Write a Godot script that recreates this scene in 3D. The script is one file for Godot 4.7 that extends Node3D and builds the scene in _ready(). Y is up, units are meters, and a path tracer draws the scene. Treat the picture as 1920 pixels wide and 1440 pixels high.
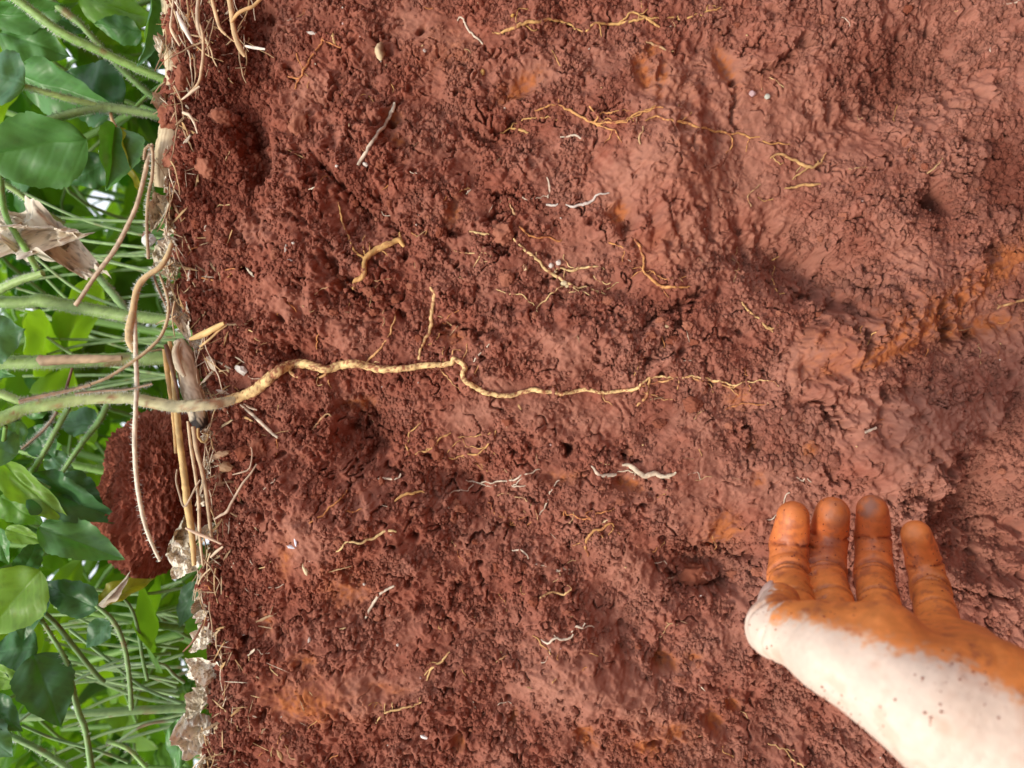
extends Node3D
# A soil pit face of red clay under a row of soybeans, photographed with the phone on its side:
# the world's up (+y) is the left of the picture, the camera is rolled by a quarter turn.

const S := 0.0003            # metres of soil face per unit of the face's own grid, whose origin is (960, 720)
const D := 0.452             # camera to soil face
const STEP := 0.0006         # spacing of the soil face's vertices
const X0 := -0.236
const Y0 := -0.318
const NX := 788
const NY := 968
const GROUND := 0.186        # height of the field above the camera

var hz := PackedFloat32Array()   # relief of the face
var sm := PackedFloat32Array()   # how far it was smeared smooth
var og := PackedFloat32Array()   # orange clay
var dk := PackedFloat32Array()   # dark humus
var vp := PackedVector3Array()
var vn := PackedVector3Array()
var vc := PackedColorArray()
var rng := RandomNumberGenerator.new()
var wob := FastNoiseLite.new()
var soil: Node3D
var M := {}
var rocks: Array[ArrayMesh] = []
var names := {}


class Buf:
	var v := PackedVector3Array()
	var n := PackedVector3Array()
	var c := PackedColorArray()
	var i := PackedInt32Array()
	func mesh() -> ArrayMesh:
		var a := []
		a.resize(Mesh.ARRAY_MAX)
		a[Mesh.ARRAY_VERTEX] = v
		a[Mesh.ARRAY_NORMAL] = n
		a[Mesh.ARRAY_COLOR] = c
		a[Mesh.ARRAY_INDEX] = i
		var m := ArrayMesh.new()
		m.add_surface_from_arrays(Mesh.PRIMITIVE_TRIANGLES, a)
		return m
	func smooth() -> void:
		n = PackedVector3Array()
		n.resize(v.size())
		for k in range(0, i.size(), 3):
			var a := v[i[k]]
			var f := (v[i[k + 2]] - a).cross(v[i[k + 1]] - a)
			for q in 3:
				n[i[k + q]] += f
		for k in n.size():
			n[k] = n[k].normalized()


func _ready() -> void:
	# ---- camera, sky, sun, exposure
	var cam := Camera3D.new()
	cam.name = "camera"
	cam.fov = 51.1
	cam.near = 0.01
	cam.far = 400.0
	cam.transform = Transform3D(Basis(Vector3(0, -1, 0), Vector3(1, 0, 0), Vector3(0, 0, 1)), Vector3(0, 0, D))
	var att := CameraAttributesPhysical.new()
	att.frustum_focal_length = 5.5
	att.exposure_aperture = 2.0
	att.frustum_focus_distance = 0.405
	cam.attributes = att
	cam.fov = 51.1
	add_child(cam)
	cam.current = true
	var sky := ProceduralSkyMaterial.new()
	sky.sky_top_color = Color(0.86, 0.89, 0.94)
	sky.sky_horizon_color = Color(0.95, 0.955, 0.96)
	sky.sky_curve = 0.2
	sky.sky_energy_multiplier = 0.85
	sky.ground_bottom_color = Color(0.32, 0.2, 0.15)
	sky.ground_horizon_color = Color(0.4, 0.35, 0.3)
	var env := Environment.new()
	env.background_mode = Environment.BG_SKY
	env.sky = Sky.new()
	env.sky.sky_material = sky
	env.tonemap_mode = Environment.TONE_MAPPER_LINEAR
	env.tonemap_exposure = 2.35
	env.sdfgi_enabled = true
	env.ssao_enabled = true
	env.ssil_enabled = true
	var we := WorldEnvironment.new()
	we.name = "environment"
	we.environment = env
	add_child(we)
	var sun := DirectionalLight3D.new()
	sun.name = "sun"
	sun.light_energy = 0.42
	sun.light_angular_distance = 15.0
	sun.light_color = Color(1.0, 0.965, 0.91)
	sun.shadow_enabled = true
	sun.transform = Transform3D(Basis.looking_at(-Vector3(-0.42, 0.72, 0.62), Vector3(0, 0, 1)), Vector3(0, 2, 1))
	add_child(sun)
	# ---- the place
	rng.seed = 77
	wob.seed = 5
	wob.frequency = 0.02
	wob.fractal_octaves = 3
	materials()
	for k in 6:
		rocks.append(rock(k, 1 if k < 4 else 2, 0.95 if k < 4 else 0.3))
	face_features()
	soil_face()
	surroundings()
	loose_soil()
	main_plant()
	near_plants()
	field_rows()
	roots()
	litter()
	specks()
	hand()


# ------------------------------------------------------------------ helpers

func P(px: float, py: float, z := 0.0) -> Vector3:
	var s := (D - z) / D * S
	return Vector3((720.0 - py) * s, (960.0 - px) * s, z)


func on_face(px: float, py: float) -> Vector3:
	var z := 0.0
	for k in 3:
		z = face_z(P(px, py, z))
	return P(px, py, z)


func face_z(p: Vector3) -> float:
	var i := clampi(int((p.x - X0) / STEP), 2, NX - 3)
	var j := clampi(int((p.y - Y0) / STEP), 2, NY - 3)
	var k := j * NX + i
	return maxf(maxf(vp[k].z, (vp[k - 2].z + vp[k + 2].z) * 0.5), (vp[k - 2 * NX].z + vp[k + 2 * NX].z) * 0.5)


func called(kind: String) -> String:
	names[kind] = names.get(kind, -1) + 1
	return kind if names[kind] == 0 else "%s_%03d" % [kind, names[kind]]


func tag(o: Node3D, label: String, category: String, group := "") -> Node3D:
	o.set_meta("label", label)
	o.set_meta("category", category)
	if group:
		o.set_meta("group", group)
	return o


func thing(kind: String, label: String, category: String, at: Vector3, group := "") -> Node3D:
	var o := Node3D.new()
	o.name = called(kind)
	o.position = at
	add_child(o)
	return tag(o, label, category, group)


func part(parent: Node3D, kind: String, m: Mesh, mat: Material, at := Transform3D()) -> MeshInstance3D:
	var o := MeshInstance3D.new()
	o.name = kind if parent != self else called(kind)
	o.mesh = m
	o.material_override = mat
	o.transform = at
	parent.add_child(o, true)
	return o


func mat(key: String, rough: float, spec := 0.5, color := Color.WHITE) -> StandardMaterial3D:
	var m := StandardMaterial3D.new()
	m.resource_name = key
	m.vertex_color_use_as_albedo = true
	m.albedo_color = color
	m.roughness = rough
	m.metallic_specular = spec
	M[key] = m
	return m


func materials() -> void:
	mat("soil", 0.95, 0.28)
	mat("crumb", 0.97, 0.25)
	mat("root", 0.7, 0.4)
	mat("straw", 0.6, 0.45)
	mat("stem", 0.5, 0.5)
	mat("hair", 0.6, 0.4)
	mat("skin", 0.5, 0.5)
	mat("dead_leaf", 0.8, 0.3)
	var l := mat("leaf", 0.42, 0.5)
	l.backlight_enabled = true
	l.backlight = Color(1.0, 1.0, 0.42)
	var grain := FastNoiseLite.new()
	grain.seed = 3
	grain.frequency = 0.06
	grain.fractal_octaves = 4
	var t := NoiseTexture2D.new()
	t.noise = grain
	t.width = 512
	t.height = 512
	t.seamless = true
	var pore := noise(FastNoiseLite.TYPE_CELLULAR, 0.16, 1, 8)
	var tp := NoiseTexture2D.new()
	tp.noise = pore
	tp.width = 512
	tp.height = 512
	tp.seamless = true
	for k in [["skin", 24.0, 0.007], ["straw", 80.0, 0.008], ["root", 90.0, 0.010], ["soil", 60.0, 0.045], ["crumb", 80.0, 0.03]]:
		var m: StandardMaterial3D = M[k[0]]
		m.heightmap_enabled = true
		m.heightmap_texture = tp if k[0] == "skin" else t
		m.heightmap_scale = k[2]
		m.uv1_triplanar = true
		m.uv1_scale = Vector3.ONE * k[1]


func rock(seed_: int, level: int, rugged := 0.95) -> ArrayMesh:
	# a crumb of clay: a sphere of triangles pushed in and out
	var t := (1.0 + sqrt(5.0)) / 2.0
	var v: Array[Vector3] = [Vector3(-1, t, 0), Vector3(1, t, 0), Vector3(-1, -t, 0), Vector3(1, -t, 0), Vector3(0, -1, t), Vector3(0, 1, t), Vector3(0, -1, -t), Vector3(0, 1, -t), Vector3(t, 0, -1), Vector3(t, 0, 1), Vector3(-t, 0, -1), Vector3(-t, 0, 1)]
	var f := [0, 11, 5, 0, 5, 1, 0, 1, 7, 0, 7, 10, 0, 10, 11, 1, 5, 9, 5, 11, 4, 11, 10, 2, 10, 7, 6, 7, 1, 8, 3, 9, 4, 3, 4, 2, 3, 2, 6, 3, 6, 8, 3, 8, 9, 4, 9, 5, 2, 4, 11, 6, 2, 10, 8, 6, 7, 9, 8, 1]
	for l in level:
		var g := []
		var mids := {}
		for k in range(0, f.size(), 3):
			var m := []
			for q in 3:
				var a: int = f[k + q]
				var b: int = f[k + (q + 1) % 3]
				var key := Vector2i(mini(a, b), maxi(a, b))
				if not mids.has(key):
					mids[key] = v.size()
					v.append((v[a].normalized() + v[b].normalized()) * 0.5)
				m.append(mids[key])
			g.append_array([f[k], m[0], m[2], f[k + 1], m[1], m[0], f[k + 2], m[2], m[1], m[0], m[1], m[2]])
		f = g
	var n := FastNoiseLite.new()
	n.seed = seed_ + 40
	n.frequency = 0.55
	n.fractal_octaves = 3
	var b := Buf.new()
	var cut := RandomNumberGenerator.new()
	cut.seed = seed_ * 31 + 7
	var planes: Array[Vector3] = []
	for k in 13:
		planes.append(Vector3(cut.randfn(), cut.randfn(), cut.randfn()).normalized() / cut.randf_range(0.72, 1.02))
	for p in v:
		var u := p.normalized()
		var flat := 1.22
		for q in planes:
			var d := u.dot(q)
			if d > 0.1:
				flat = minf(flat, 1.0 / d)
		var h := flat + 0.45 * rugged * n.get_noise_3dv(u * (1.2 + 1.26 * rugged) + Vector3.ONE * seed_ * 9.0)
		b.v.append(u * h)
		b.c.append(Color.WHITE)
	for k in range(0, f.size(), 3):
		b.i.append_array([f[k], f[k + 2], f[k + 1]])
	if level < 2:
		var g := Buf.new()
		for q in b.i:
			g.i.append(g.v.size())
			g.v.append(b.v[q])
			g.c.append(Color.WHITE)
		b = g
	b.smooth()
	return b.mesh()


func spline(flat: Array, width: int, every: float) -> Array:
	# a smooth curve through points of `width` numbers each, the first two being the place
	var pts := []
	for k in range(0, flat.size(), width):
		pts.append(flat.slice(k, k + width))
	var out := []
	for k in pts.size() - 1:
		var a: Array = pts[maxi(k - 1, 0)]
		var b: Array = pts[k]
		var c: Array = pts[k + 1]
		var d: Array = pts[mini(k + 2, pts.size() - 1)]
		var count := maxi(1, int(Vector2(c[0] - b[0], c[1] - b[1]).length() / every))
		for q in count:
			var t := q / float(count)
			var row := []
			for w in width:
				row.append(cubic_interpolate(b[w], c[w], a[w], d[w], t))
			out.append(row)
	out.append(pts[-1])
	return out


func tube(b: Buf, pts: PackedVector3Array, rad: PackedFloat32Array, sides: int, tone: Callable, rough := 0.12) -> void:
	var first := b.v.size()
	var side := Vector3.ZERO
	var n := pts.size()
	for k in n:
		var dir := (pts[mini(k + 1, n - 1)] - pts[maxi(k - 1, 0)]).normalized()
		if k == 0:
			side = dir.cross(Vector3(0.3, 0.1, 1)).normalized()
		side = (side - dir * side.dot(dir)).normalized()
		var up := dir.cross(side)
		for q in sides:
			var a := TAU * q / sides
			var out := side * cos(a) + up * sin(a)
			var p := pts[k] + out * rad[k]
			var w := wob.get_noise_3dv(p * 14000.0)
			b.v.append(pts[k] + out * rad[k] * (1.0 + rough * 2.0 * w))
			b.n.append(out)
			b.c.append(tone.call(k / float(maxi(n - 1, 1)), out, w, p))
	for k in n - 1:
		for q in sides:
			var a := first + k * sides + q
			var c := first + k * sides + (q + 1) % sides
			b.i.append_array([a, a + sides, c, c, a + sides, c + sides])
	for e in [0, n - 1]:
		var tip := b.v.size()
		b.v.append(pts[e])
		b.n.append((pts[e] - pts[1 if e == 0 else n - 2]).normalized())
		b.c.append(b.c[first + e * sides])
		for q in sides:
			var a: int = first + e * sides + q
			var c: int = first + e * sides + (q + 1) % sides
			b.i.append_array([tip, a, c] if e == 0 else [tip, c, a])


func moved(b: Buf, by: Vector3) -> Buf:
	for k in b.v.size():
		b.v[k] -= by
	return b


# ------------------------------------------------------------------ the soil face

func cells(px: float, py: float, reach_x: float, reach_y: float) -> Rect2i:
	var i0 := clampi(int(((720.0 - py - reach_y) * S - X0) / STEP), 0, NX - 1)
	var i1 := clampi(int(((720.0 - py + reach_y) * S - X0) / STEP), 0, NX - 1)
	var j0 := clampi(int(((960.0 - px - reach_x) * S - Y0) / STEP), 0, NY - 1)
	var j1 := clampi(int(((960.0 - px + reach_x) * S - Y0) / STEP), 0, NY - 1)
	return Rect2i(i0, j0, i1 - i0 + 1, j1 - j0 + 1)


func bump(a: PackedFloat32Array, px: float, py: float, rx: float, ry: float, deg: float, amp: float, hard := 1.0) -> void:
	var r := maxf(rx, ry) * 2.2
	var box := cells(px, py, r, r)
	var c := cos(deg_to_rad(deg))
	var s := sin(deg_to_rad(deg))
	for j in range(box.position.y, box.end.y):
		var x := 960.0 - (Y0 + j * STEP) / S - px
		for i in range(box.position.x, box.end.x):
			var y := 720.0 - (X0 + i * STEP) / S - py
			var w := wob.get_noise_2d(x + px, y + py) * 0.35
			var u := (x * c + y * s) / rx + w
			var v := (y * c - x * s) / ry + w
			var q := u * u + v * v
			if q < 5.0:
				a[j * NX + i] += amp * exp(-pow(q, hard))


func crack(flat: Array, width: float, depth: float, step := 0.0, fall := 40.0) -> void:
	# a cleft along a line; with step, the ground to the left of its course stands higher
	var pts := PackedVector2Array()
	for k in range(0, flat.size(), 2):
		pts.append(Vector2(flat[k], flat[k + 1]))
	var lo := pts[0]
	var hi := pts[0]
	for p in pts:
		lo = lo.min(p)
		hi = hi.max(p)
	var pad := maxf(width * 3.0, fall * 2.0 if step != 0.0 else 0.0) + 10.0
	var mid := (lo + hi) * 0.5
	var box := cells(mid.x, mid.y, (hi.x - lo.x) * 0.5 + pad, (hi.y - lo.y) * 0.5 + pad)
	for j in range(box.position.y, box.end.y):
		var x := 960.0 - (Y0 + j * STEP) / S
		for i in range(box.position.x, box.end.x):
			var y := 720.0 - (X0 + i * STEP) / S
			var p := Vector2(x + 14.0 * wob.get_noise_2d(x * 2.0, y * 2.0), y + 14.0 * wob.get_noise_2d(x * 2.0 + 500.0, y * 2.0))
			var best := 1e9
			var side := 1.0
			var along := 0.0
			for k in pts.size() - 1:
				var a := pts[k]
				var ab := pts[k + 1] - a
				var t := clampf((p - a).dot(ab) / ab.length_squared(), 0.0, 1.0)
				var q := p - a - ab * t
				var d := q.length_squared()
				if d < best:
					best = d
					side = signf(ab.cross(q))
					along = (k + t) / (pts.size() - 1)
			best = sqrt(best)
			var ends := smoothstep(0.0, 0.2, along) * smoothstep(1.0, 0.8, along)
			var h := -depth * exp(-best * best / (width * width))
			if step != 0.0:
				h += step * clampf(-side * best / 5.0, -1.0, 1.0) * exp(-best / fall)
			hz[j * NX + i] += h * ends


func gouge(px: float, py: float, rx: float, ry: float, deg: float, depth: float, orange := 1.0) -> void:
	# a finger or trowel pressed into the clay: a smooth orange hollow
	bump(hz, px, py, rx, ry, deg, -depth, 1.6)
	bump(sm, px, py, rx * 1.1, ry * 1.1, deg, 1.0, 1.5)
	bump(og, px, py, rx, ry, deg, orange, 1.3)


func face_features() -> void:
	for a in [hz, sm, og, dk]:
		a.resize(NX * NY)
	# broad form: hollows and swells
	bump(hz, 560, 480, 110, 170, 20, 0.0175)
	bump(hz, 760, 330, 130, 90, 30, 0.0105)
	bump(hz, 690, 810, 60, 60, 0, -0.0210)
	bump(hz, 640, 1010, 150, 90, 0, 0.0140)
	bump(hz, 560, 1290, 150, 90, 0, 0.0123)
	bump(hz, 1000, 1000, 160, 55, 40, -0.0095)
	bump(hz, 1180, 1190, 110, 50, 45, -0.0110)
	bump(hz, 1110, 1290, 140, 70, 30, 0.0140)
	bump(hz, 1070, 640, 120, 60, 10, 0.0140)
	bump(hz, 1250, 320, 170, 90, 80, 0.0175)
	bump(hz, 1520, 550, 60, 24, 20, -0.004)
	bump(hz, 1480, 480, 170, 60, 10, -0.0227)
	bump(hz, 1560, 530, 90, 45, 25, -0.0140)
	bump(hz, 1720, 150, 170, 90, -35, -0.0210)
	bump(hz, 1660, 620, 150, 60, -40, 0.0175)
	bump(hz, 1680, 850, 110, 130, 20, 0.0245)
	bump(hz, 1860, 1000, 120, 120, 0, -0.0210)
	bump(hz, 1340, 1060, 90, 50, 0, -0.0245)
	bump(hz, 1480, 1370, 160, 90, 0, -0.0105)
	bump(hz, 850, 900, 70, 40, 0, -0.0140)
	bump(hz, 420, 330, 60, 120, 0, -0.0105)
	bump(hz, 490, 300, 26, 50, 0, -0.0210)
	bump(hz, 470, 250, 20, 26, 0, -0.0175)
	bump(hz, 410, 260, 40, 50, 0, 0.0158)
	bump(hz, 480, 40, 40, 60, 0, -0.0140)
	bump(hz, 1760, 370, 30, 26, 0, -0.0210)
	bump(hz, 1880, 320, 60, 90, 0, -0.0105)
	bump(hz, 560, 660, 50, 26, 0, -0.0123)
	# clefts and ledges
	crack([580, 270, 625, 330, 665, 370, 690, 395, 720, 420], 9, 0.010, 0.006, 60)
	crack([605, 470, 635, 500, 650, 540, 685, 560, 720, 590], 8, 0.009, 0.003, 40)
	crack([560, 840, 590, 800, 600, 760], 6, 0.006, -0.003, 40)
	crack([700, 350, 715, 380, 735, 410, 760, 440], 7, 0.006, 0.003, 40)
	crack([1700, 1010, 1720, 950, 1760, 900, 1810, 860, 1870, 800, 1920, 730], 9, 0.006, 0.010, 70)
	crack([1780, 1106, 1830, 1118, 1870, 1124, 1930, 1135], 5, 0.012, 0.003, 40)
	crack([1250, 1075, 1290, 1105, 1340, 1112, 1400, 1100], 10, 0.013)
	crack([1290, 1050, 1340, 1030, 1400, 1055, 1440, 1040], 6, 0.009)
	crack([1180, 640, 1240, 590, 1300, 560, 1330, 530], 6, 0.008, -0.004, 50)
	crack([1200, 700, 1250, 640, 1290, 590], 8, 0.007, -0.003, 40)
	crack([930, 470, 945, 480, 965, 455], 5, 0.008)
	crack([915, 430, 930, 400, 960, 390], 6, 0.007)
	crack([900, 470, 925, 460, 960, 470], 4, 0.006)
	crack([1010, 530, 1040, 515, 1065, 505], 4, 0.006)
	crack([860, 200, 905, 260, 940, 245, 985, 205], 6, 0.006, 0.005, 50)
	crack([1385, 100, 1430, 75, 1440, 60], 3, 0.005)
	crack([1385, 135, 1460, 120, 1500, 75, 1540, 80], 4, 0.006, 0.004, 40)
	crack([1385, 150, 1372, 220, 1380, 250], 7, 0.006)
	crack([700, 85, 715, 60, 745, 85, 770, 86], 3, 0.004)
	crack([575, 160, 600, 195, 625, 205, 630, 160, 625, 130], 4, 0.004, 0.004, 26)
	crack([800, 615, 850, 605, 900, 625, 940, 620], 8, 0.008)
	crack([720, 870, 745, 885, 760, 870], 6, 0.007)
	crack([1060, 830, 1070, 850], 7, 0.012)
	crack([1160, 850, 1180, 855, 1200, 870], 6, 0.009)
	crack([1490, 680, 1520, 610, 1560, 590, 1600, 640, 1590, 700], 7, 0.003, -0.006, 26)
	crack([1500, 745, 1540, 755, 1560, 790, 1590, 800], 6, 0.007, 0.005, 40)
	crack([1400, 780, 1420, 820, 1440, 850], 7, 0.009, 0.004, 40)
	crack([1540, 860, 1550, 890, 1580, 905], 6, 0.007)
	crack([1770, 590, 1790, 630, 1800, 660], 6, 0.008, 0.004, 26)
	crack([1815, 620, 1850, 635], 5, 0.009)
	crack([1830, 480, 1900, 430, 1925, 400], 6, 0.005, 0.005, 60)
	crack([1870, 800, 1880, 760, 1925, 720], 10, 0.006)
	crack([1500, 545, 1530, 550, 1560, 555], 7, 0.010)
	crack([1230, 1270, 1245, 1200, 1262, 1190], 5, 0.005)
	crack([1700, 850, 1730, 880, 1760, 930], 5, 0.004)
	# pits
	for p in [[665, 528, 12], [752, 590, 14], [868, 437, 12], [845, 440, 9], [1172, 432, 14], [900, 905, 10], [1066, 842, 10], [1178, 845, 12], [1275, 660, 9], [1765, 372, 16], [1900, 245, 9], [1640, 620, 9], [1820, 255, 9], [1110, 415, 9], [790, 55, 8], [475, 330, 22], [460, 275, 20], [500, 15, 14], [1375, 155, 9], [735, 235, 10], [905, 640, 12], [1242, 700, 9], [530, 600, 10], [475, 610, 10], [470, 505, 9], [700, 775, 16], [690, 850, 14], [760, 480, 9], [1270, 1110, 14], [1420, 1150, 9], [880, 1370, 16], [860, 1100, 9], [790, 1140, 14], [500, 1330, 12], [460, 1200, 10], [450, 940, 9], [640, 965, 9], [780, 1000, 10], [960, 990, 10], [1340, 1290, 9], [1230, 1395, 10], [1700, 55, 12], [1760, 40, 10], [1790, 110, 14], [1570, 80, 8]]:
		bump(hz, p[0], p[1], p[2] * 1.1, p[2] * 0.6, rng.randf() * 180.0, -0.0080, 1.2)
	# places where the clay was pressed and smeared, orange
	gouge(975, 165, 20, 42, 60, 0.006)
	gouge(1205, 140, 16, 30, -15, 0.006)
	gouge(1238, 150, 10, 30, 10, 0.006)
	gouge(1222, 95, 16, 12, 0, 0.002)
	gouge(1360, 120, 16, 34, -25, 0.005)
	gouge(1158, 400, 16, 22, 0, 0.006)
	gouge(850, 405, 14, 24, 10, 0.004, 0.7)
	gouge(740, 225, 14, 16, 0, 0.005, 0.9)
	gouge(745, 270, 18, 10, 20, 0.002, 0.8)
	gouge(850, 630, 26, 16, 30, 0.004, 0.6)
	gouge(670, 757, 30, 12, -5, 0.004, 0.8)
	gouge(1180, 910, 26, 14, 15, 0.005, 0.8)
	gouge(1060, 895, 34, 12, -5, 0.003, 0.5)
	gouge(1360, 1000, 26, 30, 30, 0.002, 0.9)
	gouge(1250, 1245, 22, 14, 10, 0.006)
	gouge(1300, 1235, 14, 12, 0, 0.004)
	gouge(1098, 1375, 16, 26, -20, 0.005)
	gouge(1215, 1400, 24, 14, 0, 0.003, 0.8)
	gouge(1265, 1370, 20, 20, 0, 0.001, 0.6)
	gouge(1345, 1360, 14, 26, -30, 0.005)
	gouge(1375, 1325, 20, 10, 30, 0.004)
	gouge(962, 1340, 8, 14, 10, 0.005)
	gouge(575, 1235, 22, 12, 0, 0.002, 0.9)
	gouge(500, 1170, 12, 16, 0, 0.002, 0.7)
	gouge(570, 1310, 50, 26, 10, -0.002, 0.8)
	gouge(650, 1110, 30, 26, 20, 0.001, 0.5)
	gouge(540, 1040, 14, 40, 10, 0.001, 0.6)
	gouge(730, 1285, 40, 10, 10, 0.001, 0.4)
	gouge(860, 1390, 12, 14, 0, 0.006, 0.8)
	gouge(1385, 745, 22, 22, 0, -0.002, 0.5)
	gouge(1535, 640, 40, 34, 30, -0.003, 0.25)
	gouge(1530, 690, 34, 26, 0, 0.004, 0.3)
	gouge(1490, 690, 10, 40, 10, -0.003, 0.1)
	for p in [[1668, 622, 10, 40, 30], [1722, 600, 14, 30, 18], [1752, 582, 9, 44, 34], [1800, 560, 12, 26, 12], [1690, 650, 26, 9, -12], [1850, 555, 10, 34, 40], [1630, 660, 22, 10, -30]]:
		gouge(p[0], p[1], p[2], p[3], p[4], 0.0026, 0.4)
	bump(hz, 1850, 600, 110, 60, -30, -0.012)
	bump(hz, 1870, 930, 90, 110, 10, -0.010)
	for p in [[1700, 610, 120, 50, -25, 0.42], [1840, 520, 110, 30, -42, 0.55], [1890, 500, 60, 26, -40, 0.4], [1640, 665, 80, 14, -20, 0.5], [1870, 605, 80, 24, -12, 0.3], [1300, 330, 90, 60, 20, 0.12], [1420, 160, 60, 40, 0, 0.12], [1240, 460, 50, 40, 0, 0.14], [600, 1300, 90, 50, 10, 0.3], [1240, 1390, 90, 40, 0, 0.3], [1350, 1000, 50, 50, 0, 0.2], [840, 100, 60, 50, 0, 0.2], [650, 1090, 60, 60, 0, 0.2]]:
		bump(og, p[0], p[1], p[2], p[3], p[4], p[5], 1.2)
	gouge(1780, 625, 14, 24, 20, 0.007, 0.8)
	gouge(1650, 670, 60, 10, -22, 0.003, 0.7)
	gouge(1860, 610, 60, 16, -10, 0.003, 0.6)
	gouge(1900, 495, 30, 20, -40, 0.0, 0.9)
	gouge(1415, 840, 12, 10, 0, 0.003, 0.7)
	gouge(1515, 842, 14, 14, 0, -0.002, 0.8)
	gouge(1420, 900, 12, 16, 0, 0.002, 0.7)
	gouge(1280, 180, 60, 60, 0, 0.0, 0.1)
	# smeared, less crumbly stretches
	for p in [[1310, 300, 150, 150], [1330, 170, 90, 70], [1150, 330, 70, 60], [1420, 380, 90, 70], [1060, 480, 60, 60], [1130, 780, 80, 60], [1250, 470, 90, 60], [1450, 180, 80, 120], [1540, 690, 90, 70], [1300, 880, 50, 110], [1400, 930, 120, 60], [1650, 830, 120, 90], [1100, 1270, 140, 70], [600, 1300, 110, 50], [600, 170, 40, 60], [820, 60, 120, 40], [1070, 660, 60, 50], [870, 780, 60, 40], [1520, 260, 110, 90], [700, 1280, 80, 40], [560, 1010, 60, 60], [1880, 620, 80, 50], [1850, 180, 60, 40]]:
		bump(sm, p[0], p[1], p[2], p[3], 0, 0.95, 1.3)
	for p in [[640, 640, 60, 30], [520, 560, 60, 40], [1000, 130, 60, 30], [1230, 200, 50, 40], [820, 300, 60, 30], [930, 720, 50, 24], [560, 180, 30, 40], [1180, 1060, 60, 40], [1000, 780, 60, 30], [480, 440, 40, 50], [1640, 250, 60, 50], [1500, 1000, 50, 40], [760, 1190, 60, 30], [1190, 1330, 70, 30], [1850, 800, 60, 40], [1700, 480, 50, 40]]:
		bump(sm, p[0], p[1], p[2], p[3], rng.randf() * 90.0, 0.8, 1.3)
	# loose dark top soil
	for p in [[420, 240, 70, 190], [440, 80, 60, 90], [1890, 325, 60, 90], [1890, 325, 40, 70], [1760, 390, 50, 40], [1700, 120, 90, 60], [420, 1240, 40, 200], [700, 790, 50, 50], [400, 620, 30, 60]]:
		bump(dk, p[0], p[1], p[2], p[3], 0, 0.55, 1.2)


func rim(py: float) -> float:
	# where the field's surface meets the face, in the face's own grid
	var k := [-200, 318, 0, 318, 60, 314, 130, 326, 200, 314, 250, 338, 300, 312, 350, 318, 400, 312, 470, 322, 540, 326, 590, 342, 640, 374, 700, 384, 760, 392, 850, 392, 920, 398, 980, 402, 1040, 396, 1100, 378, 1160, 386, 1200, 408, 1270, 422, 1330, 418, 1375, 390, 1440, 388, 1700, 385]
	for q in range(0, k.size() - 2, 2):
		if py <= k[q + 2]:
			var t: float = (py - k[q]) / (k[q + 2] - k[q])
			return lerpf(k[q + 1], k[q + 3], smoothstep(0.0, 1.0, clampf(t, 0.0, 1.0)))
	return 385.0


func noise(kind: int, frequency: float, octaves: int, seed_: int) -> FastNoiseLite:
	var n := FastNoiseLite.new()
	n.noise_type = kind
	n.frequency = frequency
	n.fractal_octaves = octaves
	n.fractal_type = FastNoiseLite.FRACTAL_FBM if octaves > 1 else FastNoiseLite.FRACTAL_NONE
	n.seed = seed_
	n.cellular_return_type = FastNoiseLite.RETURN_DISTANCE2_SUB
	n.cellular_distance_function = FastNoiseLite.DISTANCE_EUCLIDEAN
	n.cellular_jitter = 1.0
	return n


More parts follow.
